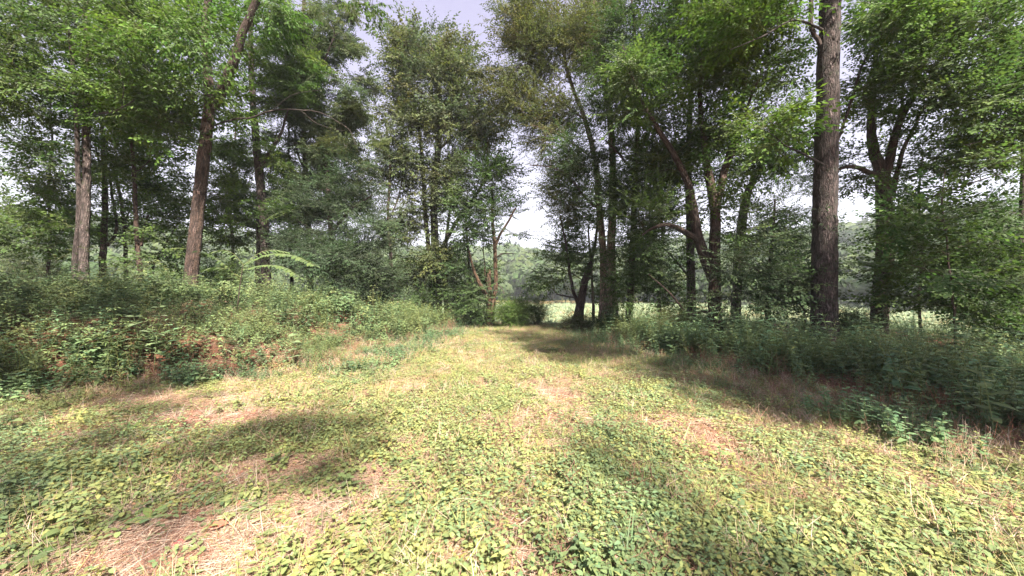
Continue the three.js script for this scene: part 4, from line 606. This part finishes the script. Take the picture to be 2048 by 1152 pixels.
weedAt('lance_weed', 'leafy stalk cut by the right edge of the picture', 2040, 860, 2022, 715, { n: 11, L: 0.18, geo: BROAD[0], col: [0.17, 0.225, 0.085], pairs: false });
weedAt('lance_weed', 'narrow-leaved weed right of the biggest trunk', 1905, 800, 1900, 728, { n: 16, L: 0.11, geo: NARROW, col: [0.17, 0.225, 0.085], pairs: false });
weedAt('lance_weed', 'narrow-leaved weed in front of the biggest trunk', 1655, 765, 1658, 706, { n: 16, L: 0.12, geo: NARROW, col: [0.17, 0.225, 0.085], pairs: false });
weedAt('lance_weed', 'narrow-leaved weed between the two thick right trunks', 1715, 770, 1716, 712, { n: 14, L: 0.12, geo: NARROW, col: [0.17, 0.225, 0.085], pairs: false });
weedAt('lance_weed', 'pale narrow-leaved weed left of the biggest trunk', 1556, 760, 1552, 694, { n: 14, L: 0.12, geo: NARROW, col: [0.17, 0.225, 0.085], pairs: false });
weedAt('broadleaf_weed', 'bright green weed standing by itself on the right of the sunny path', 1442, 930, 1438, 888, { n: 3, L: 0.11, geo: FINGER, col: [0.19, 0.255, 0.095], bare: 0.4 });
weedAt('broadleaf_weed', 'pale weed with upturned leaves in the sunny right corner', 1962, 1040, 1958, 992, { n: 3, L: 0.10, geo: FINGER, col: [0.19, 0.255, 0.095], bare: 0.4 });
weedAt('broadleaf_weed', 'seedling with long toothed leaves in the left shadow band', 548, 940, 550, 905, { n: 3, L: 0.11, geo: FINGER, col: [0.19, 0.255, 0.095], bare: 0.45 });
weedAt('broadleaf_weed', 'rosette of long green leaves beside the shadow band', 690, 985, 694, 950, { n: 3, L: 0.12, geo: FINGER, col: [0.19, 0.255, 0.095], bare: 0.3 });
weedAt('broadleaf_weed', 'large-leaved seedling at the bottom left with dark leaves', 122, 1085, 122, 1055, { n: 2, L: 0.14, geo: BROAD[1], col: [0.19, 0.255, 0.095], bare: 0.5 });
weedAt('broadleaf_weed', 'pale large-leaved plant at the left edge on the litter', 22, 870, 25, 815, { n: 3, L: 0.14, geo: BROAD[1], col: [0.19, 0.255, 0.095], bare: 0.4 });
weedAt('broadleaf_weed', 'seedling with two pale leaves near the bottom middle', 880, 1092, 880, 1070, { n: 1, L: 0.10, geo: FINGER, col: [0.19, 0.255, 0.095], bare: 0.9 });
weedAt('broadleaf_weed', 'pointed-leaf seedling in the bottom middle left', 722, 1060, 714, 1035, { n: 1, L: 0.10, geo: FINGER, col: [0.19, 0.255, 0.095], bare: 0.9 });
// low rosettes
function rosette(name, label, px, py, n, L, geo, col, el = 0.35) {
  rnd = mulberry(++treeSeed * 53); const f = onGround(px, py), g = thing(name, label, 'plant', f), A = new Acc(); stalk(A, [V(0, -0.02, 0), V(0, 0.05, 0)], 0.003, 0.002, G1, 5); part('stem', A.geo(), stemMat([0.18, 0.16, 0.08]), g);
  for (let k = 0; k < n; k++) addLeaf(g, geo, hm(col.map((c) => +(c * pick([0.9, 1, 1.12])).toFixed(4))), V(0, 0.045, 0), k / n * 6.283 + rr(-0.25, 0.25), el + rr(-0.15, 0.15), L * rr(0.8, 1.15), rr(-0.3, 0.3)); return g;
}
rosette('five_leaf_seedling', 'seedling with five wide-spread leaves in the bottom shadow', 1178, 1120, 5, 0.13, FINGER, [0.15, 0.23, 0.10], 0.3);
rosette('broad_rosette', 'dark broad-leaved rosette in the shadow at the lower left', 240, 965, 5, 0.15, BROAD[1], [0.19, 0.255, 0.095], 0.25);
rosette('broad_rosette', 'pale broad-leaved rosette at the bottom left corner', 60, 1132, 5, 0.12, BROAD[1], [0.19, 0.255, 0.095], 0.3);
rosette('broad_rosette', 'light green rosette left of the bare straw patch', 300, 1050, 5, 0.11, FINGER, [0.19, 0.255, 0.095], 0.4);
rosette('broad_rosette', 'rosette of rounded leaves on the sunny path in the foreground', 905, 1010, 5, 0.08, HEART, [0.19, 0.255, 0.095], 0.4);
rosette('broad_rosette', 'pale leafy rosette at the lower right in the sun', 1760, 1075, 5, 0.10, FINGER, [0.19, 0.255, 0.095], 0.4);
rosette('broad_rosette', 'pale compound-leaved plant below the right brush', 1835, 858, 7, 0.14, FINGER, [0.19, 0.255, 0.095], 0.35);
rosette('broad_rosette', 'pale rosette at the shade line on the right', 1660, 880, 6, 0.10, FINGER, [0.19, 0.255, 0.095], 0.4);
// pinnate sapling arching over the left brush
{
  rnd = mulberry(777); const f = PG(470, 8.4), g = thing('pinnate_sapling', 'arching young sapling with long feathered leaves over the left brush', 'sapling', f), A = new Acc(), d = 8.4;
  const st = [V(0, -0.03, 0), PW(474, 620, d).sub(f), PW(480, 570, d).sub(f), PW(486, 530, d).sub(f)]; const cv = new THREE.CatmullRomCurve3(st), pts = []; for (let i = 0; i <= 8; i++) pts.push(cv.getPoint(i / 8)); stalk(A, pts, 0.014, 0.007, G1, 6); part('trunk', A.geo(), BARK.red, g);
  const fr = [[[486, 530], [540, 508], [590, 512], [632, 532], -0.9], [[484, 540], [530, 530], [570, 535], [600, 556], -0.7], [[480, 560], [450, 530], [420, 510], [396, 502], -0.8], [[486, 532], [520, 505], [550, 500], [580, 506], 0.5], [[482, 555], [455, 540], [430, 535], [408, 540], 0.4], [[486, 530], [470, 510], [450, 500], [425, 505], -0.3]];
  const shared = leafMesh(610, [[0.2, 0.8], [0.45, 1], [0.75, 0.65]], 1, 0.48, 0.12, 0.25), cs = [hm([0.085, 0.135, 0.04]), hm([0.07, 0.115, 0.035]), hm([0.105, 0.15, 0.045])];
  for (const [a, b, c, e, dz] of fr) {
    const P = [a, b, c, e].map(([x, y], i) => PW(x, y, d + dz * i / 3).sub(f)), k = new THREE.CatmullRomCurve3(P), B = new Acc(), q = []; for (let i = 0; i <= 8; i++) q.push(k.getPoint(i / 8)); stalk(B, q, 0.005, 0.002, G1, 5);
    const fo = part('frond', B.geo(), stemMat([0.17, 0.18, 0.07]), g), len = k.getLength(), m = Math.round(len / 0.085);
    for (let i = 1; i <= m; i++) { const t = i / m, p = k.getPoint(t), v = k.getTangent(t), az = Math.atan2(v.z, v.x); for (const s of i === m ? [0] : [-1, 1]) addLeaf(fo, shared, pick(cs), p, az + s * rr(0.8, 1.15), rr(-0.4, -0.05), 0.145 * (0.6 + 0.6 * Math.sin(t * 2.6)) * rr(0.85, 1.1), rr(-0.25, 0.25), 'leaflet'); }
  }
}
// tufts of long grass, blade by blade
function longGrass(label, px, py, n, L, col) { rnd = mulberry(++treeSeed * 53); const f = onGround(px, py), g = thing('grass_tuft', label, 'grass tuft', f); for (let k = 0; k < n; k++) addLeaf(g, BLADE, hm(col.map((c) => +(c * pick([0.85, 1, 1.15])).toFixed(4))), V(gauss() * 0.03, -0.01, gauss() * 0.03), rnd() * 6.283, rr(0.75, 1.45), L * rr(0.6, 1.1), rr(-0.5, 0.5), 'blade'); return g; }
longGrass('upright tuft of long grass on the left in front of the litter', 258, 875, 20, 0.30, [0.17, 0.23, 0.08]);
longGrass('tuft of pale long grass in the bottom middle', 925, 1080, 26, 0.22, [0.25, 0.27, 0.12]);
longGrass('tuft of long blades in the bottom shadow right of centre', 1255, 1130, 12, 0.26, [0.17, 0.23, 0.13]);
longGrass('tuft of long arching grass before the right brush', 1535, 755, 18, 0.5, [0.15, 0.2, 0.07]);
longGrass('tuft of grass at the edge of the left shadow band', 440, 1000, 22, 0.18, [0.17, 0.2, 0.09]);
longGrass('tuft of thin grass at the bottom right', 1500, 1120, 20, 0.2, [0.16, 0.22, 0.08]);
longGrass('tuft of grass in the middle of the sunny path', 1010, 800, 20, 0.22, [0.21, 0.24, 0.09]);
// larger dead leaves
function deadLeaf(label, px, py, L, col, az, curl) { rnd = mulberry(++treeSeed * 53); const f = onGround(px, py), A = new Acc(); leaf(A, V(-L * 0.5, 0.03, 0), V(1, 0.05, 0).normalize(), V(0.1, 1, 0.2).normalize(), L, L * 0.6, [1, 1, 1], [[0.12, 0.55], [0.3, 1], [0.45, 0.75], [0.62, 0.95], [0.8, 0.5]], curl, -0.2); const m = shade(new THREE.Mesh(A.geo(), new THREE.MeshStandardMaterial({ color: new THREE.Color().setRGB(...col), roughness: 0.85, side: THREE.DoubleSide }))); m.name = numbered('dead_leaf'); m.position.copy(f); m.rotation.y = az; tag(m, label, 'fallen leaf', 'large fallen leaves'); scene.add(m); }
deadLeaf('curled red-brown fallen leaf on the straw at the lower left', 435, 1068, 0.13, [0.30, 0.10, 0.06], 0.3, 0.7);
deadLeaf('small red fallen leaf on the straw below the curled one', 358, 1100, 0.09, [0.34, 0.08, 0.08], 1.2, 0.4);
deadLeaf('large pinkish fallen leaf at the bottom edge', 1248, 1146, 0.13, [0.40, 0.20, 0.17], 2.3, 0.3);
deadLeaf('red-brown fallen leaf in the left litter', 378, 846, 0.10, [0.28, 0.09, 0.07], 0.9, 0.5);
deadLeaf('brown fallen leaf by the shadow edge on the path', 1276, 988, 0.11, [0.28, 0.12, 0.06], 2.0, 0.5);
deadLeaf('pink fallen leaf in the middle of the foreground', 830, 1045, 0.08, [0.42, 0.20, 0.17], 1.0, 0.4);
// fallen sticks
function stick(label, a, b, r) { rnd = mulberry(++treeSeed * 53); const p = onGround(...a).add(V(0, 0.03, 0)), q = onGround(...b).add(V(0, 0.05, 0)), e = q.clone().sub(p), A = new Acc(); stalk(A, [V(0, -0.02, 0), e.clone().multiplyScalar(0.35).add(V(0, 0.015, 0.01)), e.clone().multiplyScalar(0.7).add(V(0, 0.0, -0.01)), e], r, r * 0.6, G1, 6); const m = shade(new THREE.Mesh(A.geo(), BARK.pale)); m.name = numbered('fallen_stick'); m.position.copy(p); tag(m, label, 'stick'); scene.add(m); }
stick('pale fallen stick leaning at the foot of the right brush', [1922, 880], [1895, 850], 0.006);
stick('thin fallen stick lying on the red litter at the far left', [28, 782], [0, 752], 0.01);
stick('long thin dead stick on the litter in the left foreground', [140, 870], [205, 815], 0.004);

renderer.render(scene, camera);
